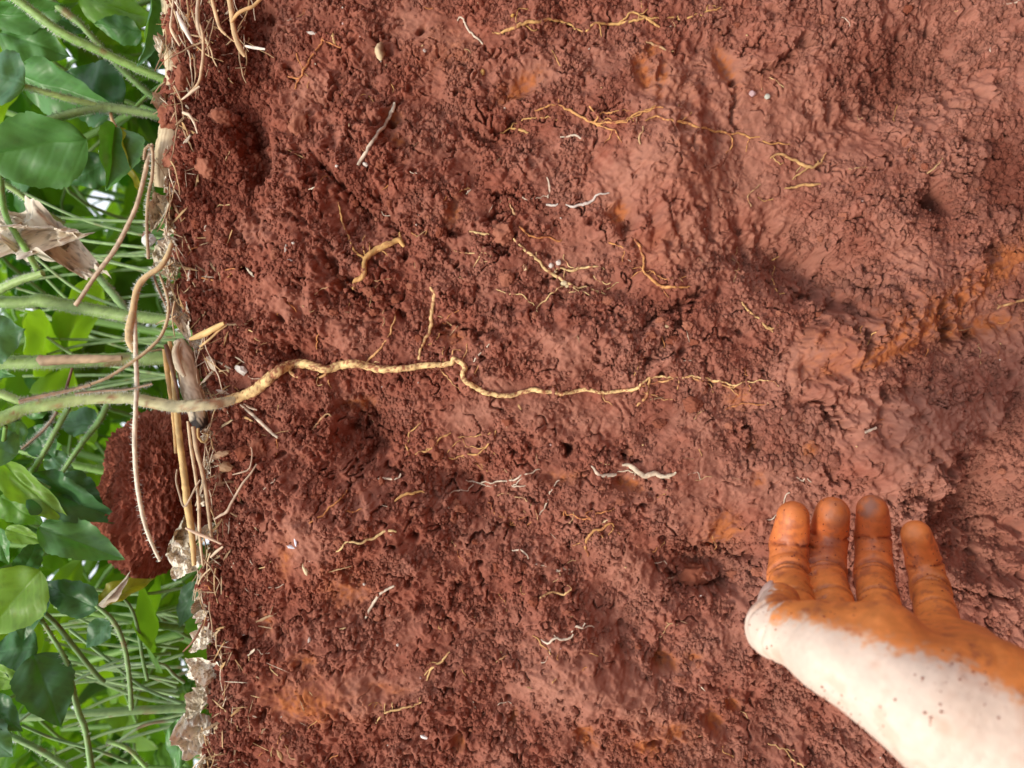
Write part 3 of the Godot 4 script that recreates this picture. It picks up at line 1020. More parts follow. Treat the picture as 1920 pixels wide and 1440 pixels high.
func main_plant() -> void:
	leaf_tints()
	var o := thing("soybean_plant", "soybean plant whose bare wavy taproot runs down the middle of the red soil face", "plant", P(335, 760, 0.012))
	var skin := func(t: float, out: Vector3, w: float, p: Vector3) -> Color:
		var c := STEM_PALE.lerp(Color(0.62, 0.56, 0.34), smoothstep(0.3, 0.95, t))
		var spot := wob.get_noise_3dv(p * 4200.0)
		return c.lerp(Color(0.33, 0.13, 0.06), clampf(spot * 3.2 - 0.75, 0.0, 0.8)) * (1.0 + 0.4 * w)
	free_tube(o, "stem", [-160, 800, 12, 0.045, -60, 800, 12, 0.036, 0, 786, 13, 0.03, 50, 765, 12.5, 0.026, 95, 757, 13, 0.024, 130, 751, 12, 0.022, 175, 746, 12, 0.02, 240, 746, 11.5, 0.017, 290, 756, 11.5, 0.015, 330, 762, 11.5, 0.014, 370, 760, 11, 0.013, 395, 758, 10.5, 0.011, 415, 755, 9.5, 0.008, 440, 749, 6, 0.004], skin, M.stem, 900, 14)
	free_tube(o, "branch", [95, 760, 9, 0.024, 50, 755, 8, 0.026, 10, 742, 8, 0.028, -60, 715, 8, 0.03], green(STEM_PALE, 0.6), M.stem, 200)
	free_tube(o, "branch", [40, 768, 9, 0.027, 0, 790, 9, 0.03, -60, 815, 8, 0.034], green(STEM_PALE, 0.6), M.stem, 120)
	var bark := stained(Color(0.77, 0.55, 0.25), 0.6)
	var b := Buf.new()
	var a := along_face([380, 759, 9.5, 405, 757, 10.5, 430, 751, 10.5, 455, 742, 10.5, 480, 730, 11, 500, 713, 11, 518, 698, 10.5, 540, 686, 10, 565, 682, 9.5, 590, 687, 8.5, 612, 693, 8, 640, 684, 8.5, 668, 682, 8.5, 690, 687, 8, 712, 692, 7.5, 740, 692, 7, 770, 689, 6.5, 800, 685, 6, 830, 684, 5.5, 846, 681, 5, 850, 672, 4.5, 862, 679, 5, 871, 690, 5, 869, 708, 5, 885, 722, 5, 905, 735, 4.8, 935, 741, 4.5, 960, 741, 4.5, 980, 735, 4.5, 1002, 730, 4.8, 1030, 735, 4, 1066, 737, 3.6, 1092, 731, 4.2, 1130, 735, 3.4, 1178, 731, 3.2, 1198, 725, 3, 1216, 710, 2.2, 1240, 707, 2.4, 1272, 706, 2.2, 1300, 706, 2, 1340, 712, 1.8, 1372, 722, 1.6, 1402, 716, 1.4, 1440, 714, 1.1, 1462, 724, 0.8], 0.75, 1.8)
	tube(b, a[0], a[1], 22, bark, 0.11)
	moved(b, o.position)
	var tap := part(o, "taproot", b.mesh(), M.root)
	for r in [[689, 680, 2, 700, 667, 2.4, 718, 648, 2, 735, 612, 2, 748, 567, 1.4], [785, 674, 3, 789, 650, 3.2, 797, 635, 3.6, 805, 622, 3.6, 810, 590, 4, 812, 560, 3.8, 814, 549, 3.4, 807, 538, 2.2], [1217, 706, 2.4, 1217, 722, 2.8, 1215, 738, 3, 1207, 750, 3, 1199, 757, 2.6, 1193, 764, 1.6], [1180, 733, 2, 1215, 722, 1.8, 1250, 714, 2.2, 1280, 705, 2.4, 1310, 712, 2, 1345, 715, 1.8, 1366, 728, 1.5, 1385, 722, 1.2], [1272, 706, 1.6, 1272, 725, 1.4, 1263, 742, 1], [868, 684, 1.6, 873, 665, 1.2, 876, 645, 0.9], [830, 684, 1.4, 831, 665, 1.2, 832, 650, 0.8], [846, 676, 1.5, 848, 660, 1.2, 864, 657, 0.9], [1130, 737, 1.5, 1131, 748, 1.2, 1150, 760, 0.9], [612, 697, 2, 606, 704, 3, 598, 706, 2], [611, 701, 1.4, 616, 718, 1.2, 621, 730, 0.8], [540, 692, 3, 550, 702, 4, 562, 706, 2], [636, 690, 1.6, 648, 697, 1.2, 656, 700, 0.8], [826, 690, 1.6, 840, 708, 1.3, 853, 722, 0.9, 862, 732, 0.8], [1366, 722, 1.4, 1372, 732, 1.2, 1382, 740, 0.9], [1316, 712, 1.2, 1330, 722, 0.9, 1338, 735, 0.8], [1195, 728, 1.4, 1210, 735, 1.2, 1228, 745, 1.0, 1262, 750, 0.8]]:
		var q := along_face(r, 0.7)
		var lb := Buf.new()
		tube(lb, q[0], q[1], 8, stained(CREAM.lerp(ORANGE, 0.6 if r[2] < 2.5 else 0.25), 0.7), 0.16)
		moved(lb, o.position)
		part(o, "lateral_root", lb.mesh(), M.root)
	# its own low leaves
	free_tube(o, "petiole", [10, 800, 4, 0.03, 5, 830, 4, 0.02, -4, 850, 4, 0.01], green(STEM, 0.5), M.stem)
	leaf(o, "blue", 2, [30, 855, 0.02], [-60, 810, 0.03], 75, 10)
	leaf(o, "blue", 5, [35, 790, 0.015], [5, 858, 0.012], 48, -20)


func near_plants() -> void:
	# the other soybeans that stand along the rim
	var o := thing("soybean_plant", "soybean with two thick hairy green stems just above the bare rooted one", "plant", P(330, 600, -0.01))
	free_tube(o, "stem", [-140, 552, 12, 0.0, 0, 566, 12, -0.004, 60, 566, 12, -0.006, 75, 563, 13, -0.006, 150, 577, 12, -0.008, 225, 590, 12.5, -0.01, 240, 592, 12, -0.01, 325, 601, 10, -0.014, 345, 603, 9, -0.016], green(Color(0.20, 0.33, 0.09), 0.9), M.stem, 700, 14)
	free_tube(o, "branch", [240, 588, 7, -0.01, 215, 555, 7.5, -0.012, 190, 525, 7, -0.014, 165, 490, 6.5, -0.018, 140, 455, 6, -0.022], green(Color(0.20, 0.36, 0.14), 0.8), M.stem, 260)
	free_tube(o, "petiole", [0, 320, 5, 0.0, 8, 395, 5.5, 0.004, 30, 440, 6, 0.008, 50, 470, 6, 0.010, 70, 506, 6.5, 0.010], green(STEM, 0.5), M.stem, 250)
	free_tube(o, "petiole", [80, 512, 7, 0.009, 60, 518, 7, 0.008, 25, 530, 8, 0.006, -30, 558, 8, 0.002], green(STEM_PALE, 0.4), M.stem, 260)
	leaf(o, "blue", 5, [-50, 640, 0.02], [38, 618, 0.02], 105, 0)
	leaf(o, "mid", 1, [-20, 690, -0.01], [16, 705, 0.0], 30, 20)
	o = thing("soybean_plant", "soybean with a thick green stem wrapped in a split brown dead sheath", "plant", P(310, 672, -0.004))
	free_tube(o, "stem", [-140, 684, 13, 0.012, 0, 680, 13, 0.006, 70, 679, 13, 0.004, 200, 675, 13, 0.0, 260, 673, 13, -0.002, 312, 671, 13, -0.004, 345, 668, 11, -0.008], green(Color(0.24, 0.37, 0.11), 0.9), M.stem, 700, 14)
	free_tube(o, "dead_sheath", [72, 671, 7, 0.011, 80, 676, 10, 0.011, 130, 674, 9, 0.0095, 180, 673, 8, 0.008, 228, 671, 5, 0.006], weathered(Color(0.50, 0.36, 0.22), 0.35), M.straw)
	free_tube(o, "dead_petiole", [135, 690, 2.5, 0.012, 130, 708, 2.5, 0.012, 125, 725, 3, 0.012, 122, 745, 2.5, 0.012], weathered(Color(0.20, 0.11, 0.07), 0.2), M.straw)
	free_tube(o, "side_branch", [240, 668, 4, -0.005, 275, 662, 3.5, -0.007, 305, 655, 3, -0.009], weathered(TAN, 0.3), M.straw, 60)
	# a taller plant at the top of the picture
	o = thing("soybean_plant", "soybean with crossing bright green hairy stems behind the ribbed stalk", "plant", P(318, 217, -0.02))
	free_tube(o, "stem", [-60, -50, 8, 0.02, 25, -5, 8.5, 0.012, 110, 58, 8.5, 0.004, 185, 95, 8, -0.004, 250, 125, 8, -0.012, 318, 153, 7.5, -0.02, 345, 165, 7, -0.024], green(Color(0.19, 0.38, 0.07), 0.8), M.stem, 700, 12)
	free_tube(o, "branch", [60, -60, 6, -0.004, 95, 0, 6, -0.008, 122, 22, 8, -0.010, 150, 45, 6, -0.013, 182, 80, 6, -0.018, 230, 132, 6, -0.024, 300, 193, 6, -0.034, 330, 212, 6, -0.038], green(Color(0.16, 0.33, 0.09), 0.7), M.stem, 350)
	free_tube(o, "stem", [-60, 280, 7, 0.014, 0, 256, 7.5, 0.010, 100, 222, 7.5, 0.002, 175, 203, 8, -0.004, 200, 202, 10, -0.007, 250, 208, 8, -0.012, 305, 220, 7.5, -0.018, 335, 226, 7, -0.02], green(Color(0.22, 0.36, 0.14), 0.9), M.stem, 700, 12)
	free_tube(o, "petiole", [40, 160, 5.5, 0.012, 80, 172, 5.5, 0.008, 130, 185, 6, 0.002, 195, 202, 6.5, -0.006], green(STEM_PALE, 0.5), M.stem, 350)
	free_tube(o, "petiole", [250, 205, 3.5, -0.03, 275, 180, 3.5, -0.032, 308, 155, 3.5, -0.035], green(Color(0.2, 0.4, 0.08), 0.3), M.stem, 80)
	free_tube(o, "petiole", [206, 208, 3, -0.008, 210, 225, 3, -0.006, 216, 238, 3, -0.004], weathered(TAN, 0.3), M.stem, 60)
	free_tube(o, "petiole", [0, 340, 5, -0.01, 35, 362, 5, -0.014, 70, 390, 5, -0.018, 92, 402, 4.5, -0.02, 120, 420, 4, -0.026], green(STEM_PALE, 0.6), M.stem, 250)
	leaf(o, "blue", 5, [45, 158, 0.016], [-60, 122, 0.022], 108, 10)
	leaf(o, "mid", 4, [162, 262, -0.004], [-70, 300, 0.012], 150, -25)
	leaf(o, "mid", 0, [40, 142, -0.022], [206, 204, -0.020], 110, 30)
	leaf(o, "dark", 5, [230, 200, -0.040], [110, 130, -0.036], 130, -10)
	leaf(o, "blue", 6, [288, -20, -0.012], [269, 121, -0.006], 50, -35)
	leaf(o, "mid", 6, [216, 236, -0.003], [207, 352, 0.004], 84, -22)
	leaf(o, "yellow", 3, [232, 240, -0.006], [240, 352, -0.002], 44, 60)
	leaf(o, "mid", 1, [-20, 30, -0.004], [140, 20, -0.008], 66, 25)
	leaf(o, "mid", 2, [0, 60, -0.012], [125, 100, -0.016], 95, -15)
	leaf(o, "light", 1, [150, -10, -0.05], [290, 45, -0.045], 85, 30)
	leaf(o, "mid", 2, [265, 60, -0.05], [170, 50, -0.05], 60, -30)
	leaf(o, "lime", 4, [40, 130, -0.05], [100, 90, -0.05], 44, 35)
	leaf(o, "dark", 3, [60, 0, -0.03], [150, 60, -0.03], 60, 10)
	leaf(o, "mid", 0, [20, 330, -0.035], [150, 300, -0.03], 60, 30)
	leaf(o, "dark", 5, [200, 300, -0.045], [110, 350, -0.045], 80, -20)
	leaf(o, "dark", 4, [290, 330, -0.05], [245, 250, -0.045], 70, 20)
	leaf(o, "dark", 1, [290, 130, -0.05], [300, 60, -0.05], 50, 20)
	# the plant below the bare stem
	o = thing("soybean_plant", "soybean with broad hanging leaves in front of the heap of dug soil", "plant", P(345, 900, -0.09))
	free_tube(o, "stem", [-80, 800, 7, -0.07, 60, 850, 7, -0.075, 180, 880, 7.5, -0.085, 345, 905, 8, -0.1], green(STEM, 0.5), M.stem, 150)
	free_tube(o, "petiole", [128, 765, 5, 0.0, 108, 800, 5, -0.002, 80, 852, 5, -0.004, 55, 892, 5.5, -0.006], green(Color(0.16, 0.33, 0.08), 0.5), M.stem, 180)
	free_tube(o, "petiole", [210, 735, 5.5, -0.02, 188, 785, 5.5, -0.022, 160, 822, 5, -0.024, 130, 865, 4.5, -0.026, 112, 893, 4, -0.028], green(Color(0.17, 0.36, 0.08), 0.5), M.stem, 180)
	free_tube(o, "petiole", [55, 892, 3, -0.006, 75, 905, 2.5, -0.004, 95, 915, 2, -0.003], green(Color(0.14, 0.2, 0.08), 0.2), M.stem)
	leaf(o, "lime", 1, [-4, 862, 0.002], [130, 990, -0.004], 62, 24)
	leaf(o, "dark", 3, [58, 896, -0.008], [212, 985, -0.012], 86, 18)
	leaf(o, "dark", 0, [110, 893, -0.02], [195, 950, -0.018], 60, -20)
	leaf(o, "mid", 0, [72, 988, -0.004], [233, 1046, -0.010], 80, -12)
	leaf(o, "light", 2, [0, 930, -0.01], [75, 985, -0.012], 64, 20)
	leaf(o, "lime", 4, [10, 992, -0.008], [88, 1018, -0.010], 34, 15)
	leaf(o, "mid", 4, [-10, 990, -0.012], [14, 1060, -0.010], 44, 30)
	leaf(o, "dark", 2, [40, 1075, -0.016], [75, 1010, -0.016], 50, 20)
	leaf(o, "dark", 1, [60, 800, -0.03], [95, 865, -0.03], 70, 25)
	leaf(o, "blue", 5, [90, 850, -0.035], [135, 900, -0.03], 46, 15)
	leaf(o, "dark", 0, [180, 800, -0.04], [105, 780, -0.045], 62, 20)
	leaf(o, "lime", 1, [140, 790, -0.05], [150, 830, -0.05], 16, 15)
	leaf(o, "mid", 5, [40, 770, -0.05], [100, 760, -0.05], 50, 30)
	o = thing("soybean_plant", "soybean with a bright veined leaf and dark oval leaves low in the picture", "plant", P(345, 1130, -0.07))
	free_tube(o, "stem", [-100, 1060, 6, -0.05, 40, 1100, 6, -0.055, 180, 1150, 6, -0.06, 345, 1180, 6.5, -0.075], green(STEM, 0.4), M.stem)
	free_tube(o, "petiole", [66, 1138, 5, -0.02, 100, 1165, 5, -0.024, 140, 1215, 5, -0.03, 180, 1265, 5, -0.036, 195, 1278, 4.5, -0.04], green(Color(0.14, 0.27, 0.1), 0.4), M.stem)
	free_tube(o, "petiole", [180, 1135, 4, -0.02, 212, 1165, 4.5, -0.022, 232, 1210, 4.5, -0.024, 242, 1270, 4.5, -0.028, 246, 1330, 4.5, -0.034], green(Color(0.16, 0.30, 0.1), 0.4), M.stem, 100)
	free_tube(o, "petiole", [222, 1112, 3, -0.04, 245, 1140, 3, -0.042, 258, 1180, 3.5, -0.045, 268, 1240, 3.5, -0.05, 276, 1275, 3.5, -0.055], green(Color(0.12, 0.24, 0.08), 0.4), M.stem)
	free_tube(o, "petiole", [68, 1150, 4, -0.016, 95, 1190, 4, -0.016, 125, 1245, 4.5, -0.018, 145, 1330, 5.5, -0.02, 160, 1370, 5.5, -0.022, 172, 1450, 6, -0.024], green(Color(0.16, 0.33, 0.1), 0.4), M.stem, 160)
	leaf(o, "lime", 4, [75, 1070, -0.004], [-40, 1200, 0.004], 118, 10)
	leaf(o, "dark", 2, [183, 1140, -0.020], [66, 1092, -0.018], 66, -10)
	leaf(o, "yellow", 3, [186, 1135, -0.024], [282, 1078, -0.03], 44, -30)
	leaf(o, "dead", 6, [184, 1134, -0.019], [246, 1076, -0.021], 16, 40)
	leaf(o, "dark", 4, [70, 1080, -0.014], [40, 1205, -0.012], 70, 20)
	leaf(o, "dark", 2, [62, 1228, -0.010], [118, 1364, -0.006], 104, -8)
	leaf(o, "dark", 5, [70, 1215, -0.016], [-30, 1225, -0.01], 100, 10)
	leaf(o, "lime", 1, [-30, 1260, -0.008], [48, 1285, -0.006], 46, 15)
	leaf(o, "dark", 1, [-30, 1310, -0.008], [36, 1372, -0.006], 60, 10)
	leaf(o, "blue", 5, [-50, 1360, 0.0], [22, 1420, 0.0], 70, 10)
	leaf(o, "blue", 2, [370, 1090, -0.06], [330, 1180, -0.06], 44, 20)
	leaf(o, "mid", 5, [345, 1345, -0.03], [325, 1460, -0.03], 54, 10)
	leaf(o, "blue", 0, [205, 1165, -0.06], [158, 1215, -0.055], 50, 25)
	o = thing("soybean_plant", "soybean with thin slanting petioles at the bottom left corner", "plant", P(350, 1330, -0.06))
	free_tube(o, "stem", [-80, 1350, 7, -0.04, 60, 1345, 7, -0.045, 200, 1335, 7.5, -0.05, 350, 1328, 8, -0.06], green(Color(0.17, 0.3, 0.1), 0.6), M.stem)
	free_tube(o, "branch", [-40, 1355, 6, -0.02, 20, 1380, 6, -0.022, 80, 1410, 6, -0.024, 140, 1450, 6, -0.026], green(Color(0.15, 0.3, 0.1), 0.6), M.stem, 120)
	free_tube(o, "petiole", [200, 1390, 4, -0.03, 240, 1405, 4, -0.03, 275, 1440, 4, -0.03], green(Color(0.22, 0.42, 0.1), 0.6), M.stem, 60)
	free_tube(o, "petiole", [40, 1360, 3, -0.03, 100, 1385, 3, -0.035, 190, 1410, 3, -0.04, 240, 1430, 3, -0.045], green(Color(0.14, 0.28, 0.1), 0.4), M.stem)
	free_tube(o, "petiole", [0, 1380, 3, -0.03, 120, 1290, 3, -0.05, 220, 1240, 3, -0.06, 320, 1225, 3.5, -0.07], green(Color(0.25, 0.38, 0.2), 0.4), M.stem)
	free_tube(o, "petiole", [150, 1450, 3, -0.05, 210, 1400, 3, -0.055, 270, 1360, 3, -0.06, 340, 1350, 3.5, -0.065], green(Color(0.25, 0.38, 0.2), 0.4), M.stem)
	free_tube(o, "petiole", [130, 1180, 3, -0.06, 200, 1235, 3, -0.06, 270, 1290, 3, -0.065, 345, 1320, 3.5, -0.07], green(Color(0.2, 0.34, 0.16), 0.4), M.stem)
	free_tube(o, "petiole", [170, 1262, 3, -0.05, 225, 1248, 3, -0.052, 300, 1245, 3, -0.055, 325, 1265, 3, -0.06, 345, 1280, 3, -0.065], green(Color(0.3, 0.42, 0.24), 0.4), M.stem)
	rng.seed = 71
	for k in 22:
		var y0 := rng.randf_range(1090, 1450)
		var z0 := rng.randf_range(-0.19, -0.07)
		var sw := rng.randf_range(-60, 60)
		free_tube(o, "petiole", [rng.randf_range(330, 360), y0 + rng.randf_range(-20, 20), 3, z0, 270, y0 + sw * 0.3, 3, z0 + 0.005, 190, y0 + sw * 0.8, 2.8, z0 + 0.01, rng.randf_range(60, 150), y0 + sw * 1.6, 2.5, z0 + 0.02], green(Color(0.30, 0.46, 0.2) * rng.randf_range(0.7, 1.15), 0.5), M.stem, 0, 8)
	var mid_stem := thing("soybean_plant", "thin stemmed soybean seen between the two thick green stems, well behind the rim", "plant", P(335, 520, -0.14))
	for k in 20:
		var y0 := rng.randf_range(380, 740)
		var z0 := rng.randf_range(-0.2, -0.08)
		var sw := rng.randf_range(-90, 60)
		free_tube(mid_stem, "petiole", [rng.randf_range(320, 350), y0, 3, z0, 250, y0 + sw * 0.25, 3, z0 + 0.005, 150, y0 + sw * 0.7, 2.8, z0 + 0.01, rng.randf_range(20, 90), y0 + sw * 1.5, 2.5, z0 + 0.02], green(Color(0.30, 0.46, 0.2) * rng.randf_range(0.7, 1.15), 0.5), M.stem, 0, 8)
	# dead and withered pieces that hang in the stems
	var d := thing("dead_leaf", "withered grey brown leaf curled up between the green stems", "dead leaf", P(0, 440, -0.002))
	free_tube(d, "petiole", [-40, 455, 3, -0.004, 0, 440, 3, -0.004, 40, 418, 2.5, -0.003], weathered(TAN, 0.2), M.straw, 60)
	leaf(d, "pale_dead", 0, [-10, 430, -0.006], [196, 500, -0.004], 96, -25, "blade", dead_forms)
	leaf(d, "pale_dead", 2, [0, 425, -0.002], [170, 440, 0.0], 60, 20, "blade", dead_forms)
	for r in [
		["dry_stem", "straight pale dry stalk slanting from the thick stem up to the rim", "stalk", [141, 572, 4.5, 0.008, 150, 560, 4, 0.008, 180, 515, 4, 0.007, 215, 468, 4.5, 0.006, 240, 420, 4, 0.006, 256, 385, 4, 0.006, 268, 340, 4, 0.005, 277, 300, 4, 0.005, 285, 270, 3, 0.004], Color(0.62, 0.48, 0.33)],
		["tendril", "hairy brown tendril hooked over the ribbed stalk", "tendril", [270, 300, 2.5, 0.006, 272, 280, 3, 0.007, 280, 272, 3, 0.007, 286, 285, 3, 0.006, 285, 330, 3, 0.005, 278, 365, 3, 0.005, 275, 410, 3, 0.006, 276, 450, 3, 0.008, 278, 485, 3, 0.01], Color(0.46, 0.33, 0.2)],
		["dry_stem", "thick twisted tan stalk with a swollen pod beside the two green stems", "stalk", [322, 455, 4, 0.012, 314, 480, 5, 0.014, 300, 500, 5.5, 0.015, 275, 518, 5.5, 0.015, 260, 535, 6, 0.015, 252, 562, 6, 0.015, 248, 590, 6.5, 0.015, 243, 615, 8, 0.015, 243, 640, 7, 0.015, 250, 660, 3, 0.015], Color(0.60, 0.43, 0.22)],
		["dry_stem", "long white hairy dry stalk hanging across the dug heap", "stalk", [252, 560, 2, 0.013, 254, 650, 4, 0.016, 256, 720, 4.2, 0.024, 254, 770, 4.2, 0.03, 252, 820, 4.2, 0.026, 254, 880, 4, 0.02, 261, 935, 4, 0.016, 272, 985, 3.6, 0.012, 287, 1025, 3.2, 0.010, 300, 1052, 2.6, 0.008], Color(0.78, 0.68, 0.52)],
		["tendril", "tan hairy tendril looping from the rim down across the sheathed stem", "tendril", [298, 512, 2, 0.012, 310, 545, 2.6, 0.013, 316, 572, 2.8, 0.014, 312, 605, 3, 0.015, 298, 635, 3, 0.016, 270, 662, 3.2, 0.018, 245, 680, 3.2, 0.02, 205, 706, 3, 0.022, 165, 722, 3, 0.024, 120, 735, 3, 0.028, 60, 748, 3.4, 0.032, 35, 755, 3.6, 0.034], Color(0.54, 0.40, 0.23)],
		["tendril", "thin brown tendril running straight to the rim beside the looping one", "tendril", [284, 500, 1.6, 0.01, 292, 530, 2, 0.01, 305, 560, 2, 0.006, 318, 585, 2, 0.004, 330, 602, 2, 0.002], Color(0.36, 0.22, 0.13)],
		["dry_stem", "grey dead petiole hanging below the bare stem at the left", "stalk", [106, 772, 2.5, 0.012, 98, 785, 2.5, 0.012, 84, 803, 2.5, 0.012, 66, 820, 2.5, 0.012, 40, 842, 2, 0.012], Color(0.34, 0.25, 0.17)],
		["dry_stem", "brown dry petiole lying on top of the bare stem near its fork", "stalk", [36, 752, 3, 0.044, 80, 742, 3, 0.04, 130, 732, 3, 0.036, 170, 722, 2.6, 0.034], Color(0.44, 0.31, 0.2)],
		["dry_stem", "thin grey twig along the upper side of the bare stem", "stalk", [140, 738, 2, 0.034, 190, 733, 2.2, 0.031, 240, 730, 2, 0.028, 285, 720, 1.8, 0.026], Color(0.42, 0.3, 0.2)],
		["dry_stem", "reddish brown dry twig poking out of the rim above the pale leaves", "stalk", [382, 1165, 1.5, 0.006, 372, 1185, 2, 0.008, 360, 1205, 2.2, 0.008, 343, 1222, 1.2, 0.006], Color(0.22, 0.09, 0.05)],
	]:
		var pts: Array = r[3]
		var t := thing(r[0], r[1], r[2], P(pts[-4], pts[-3], pts[-1]))
		free_tube(t, "shaft", pts, weathered(r[4], 0.18), M.straw, 0 if r[4].r < 0.3 else 260)


func far_plant(seed_: int) -> Node3D:
	# a whole soybean 0.6 m tall: zigzag stem, petioles, three leaflets on each
	rng.seed = seed_
	var o := Node3D.new()
	var pts := PackedVector3Array()
	var rad := PackedFloat32Array()
	var high := rng.randf_range(0.5, 0.66)
	var nodes := 9
	for k in nodes + 1:
		var t := k / float(nodes)
		pts.append(Vector3(0.012 * (1 if k % 2 else -1) + 0.06 * t * t * rng.randf_range(-1, 1), high * t - 0.02, rng.randf_range(-0.012, 0.012)))
		rad.append(lerpf(0.0042, 0.0016, t))
	var b := Buf.new()
	tube(b, pts, rad, 7, green(STEM, 0.5), 0.05)
	part(o, "stem", b.mesh(), M.stem)
	var spin := rng.randf() * TAU
	for k in range(1, nodes + 1):
		for twice in 2:
			if twice == 1 and k > 4:
				continue
			spin += 2.4
			var out := Vector3(cos(spin), 0, sin(spin))
			var reach := rng.randf_range(0.09, 0.2)
			var from := pts[k]
			var end := from + out * reach + Vector3.UP * rng.randf_range(0.02, 0.12) * (1.0 if k > 2 else 0.4)
			var pp := PackedVector3Array()
			var pr := PackedFloat32Array()
			for q in 7:
				var t := q / 6.0
				pp.append(from.lerp(end, t) + Vector3.UP * 0.03 * sin(t * PI) - Vector3.UP * 0.02 * t * t)
				pr.append(lerpf(0.0017, 0.0011, t))
			var pb := Buf.new()
			tube(pb, pp, pr, 6, green(Color(0.16, 0.32, 0.08), 0.5), 0.05)
			part(o, "petiole", pb.mesh(), M.stem)
			if (k < 3 and rng.randf() < 0.55) or (k > 5 and rng.randf() < 0.45):
				continue
			var tint: String = ["mid", "light", "light", "lime", "lime", "lime"][rng.randi() % 6]
			if k > 5 and rng.randf() < 0.6:
				tint = "light"
			for q in 3:
				var dir := out.rotated(Vector3.UP, (q - 1) * 1.15 + rng.randf_range(-0.2, 0.2)) + Vector3.UP * rng.randf_range(-0.55, 0.1)
				dir = dir.normalized()
				var len_ := rng.randf_range(0.055, 0.095)
				var up := (Vector3.UP + Vector3(rng.randf_range(-0.5, 0.5), 0, rng.randf_range(-0.5, 0.5))).normalized()
				var side := dir.cross(up).normalized()
				part(o, "leaf", far_forms[rng.randi() % 4], M[tint], Transform3D(Basis(side * len_ * rng.randf_range(0.6, 0.75), dir * len_, side.cross(dir) * len_ * 0.8), pp[6] + dir * 0.006))
	return o


func field_rows() -> void:
	var kinds: Array[Node3D] = []
	for k in 5:
		kinds.append(far_plant(900 + k))
	rng.seed = 4242
	var rows := [[-0.29, 0.34, 0.10, "green soybean plant in the blurred row right behind the rim", "soybeans in the first row behind the rim"], [-0.47, 0.48, 0.095, "green soybean plant in the second row behind the rim", "soybeans in the second row behind the rim"], [-0.68, 0.62, 0.095, "green soybean plant far back in the field", "soybeans far back in the field"], [-0.9, 0.76, 0.10, "green soybean plant far back in the field", "soybeans far back in the field"]]
	for r in rows:
		var x: float = -r[1]
		while x < r[1]:
			var o: Node3D = kinds[rng.randi() % 5].duplicate()
			o.name = called("soybean_plant")
			var scale_ := rng.randf_range(0.9, 1.15) + (0.35 if r[0] < -0.5 else 0.0)
			o.transform = Transform3D(Basis(Vector3.UP, rng.randf() * TAU).scaled(Vector3.ONE * scale_), Vector3(x + rng.randf_range(-0.02, 0.02), GROUND - 0.005, r[0] + rng.randf_range(-0.03, 0.03)))
			add_child(o)
			tag(o, r[3], "plant", r[4])
			x += r[2] * rng.randf_range(0.8, 1.25)
	for k in kinds:
		k.free()
	# the heap of dug soil among the stems
	var b := Buf.new()
	var m := rock(9, 6, 0.3).surface_get_arrays(0)
	b.v = m[Mesh.ARRAY_VERTEX]
	b.i = m[Mesh.ARRAY_INDEX]
	var n1 := noise(FastNoiseLite.TYPE_SIMPLEX_SMOOTH, 1.6, 4, 61)
	var n2 := noise(FastNoiseLite.TYPE_CELLULAR, 5.0, 1, 62)
	for k in b.v.size():
		var u := b.v[k].normalized()
		var w := minf((n2.get_noise_3dv(u * 1.3 + Vector3.ONE * n1.get_noise_3dv(u * 2.0)) + 1.0) * 1.6, 1.0)
		b.v[k] = u * (b.v[k].length() * (1.0 + 0.10 * n1.get_noise_3dv(u * 0.8)) + 0.065 * w + 0.075 * n1.get_noise_3dv(u * 5.0) + 0.022 * n1.get_noise_3dv(u * 16.0)) * Vector3(0.047, 0.034, 0.040)
		b.c.append(Color(0.38, 0.118, 0.074) * (0.75 + 0.35 * w + 0.4 * n1.get_noise_3dv(u * 3.0)))
	b.smooth()
	tag(part(self, "soil_heap", b.mesh(), M.soil, Transform3D(Basis(), P(300, 908, -0.062))), "big red clod of dug soil standing among the green stems behind the straw", "soil heap")

# ------------------------------------------------------------------ roots and litter

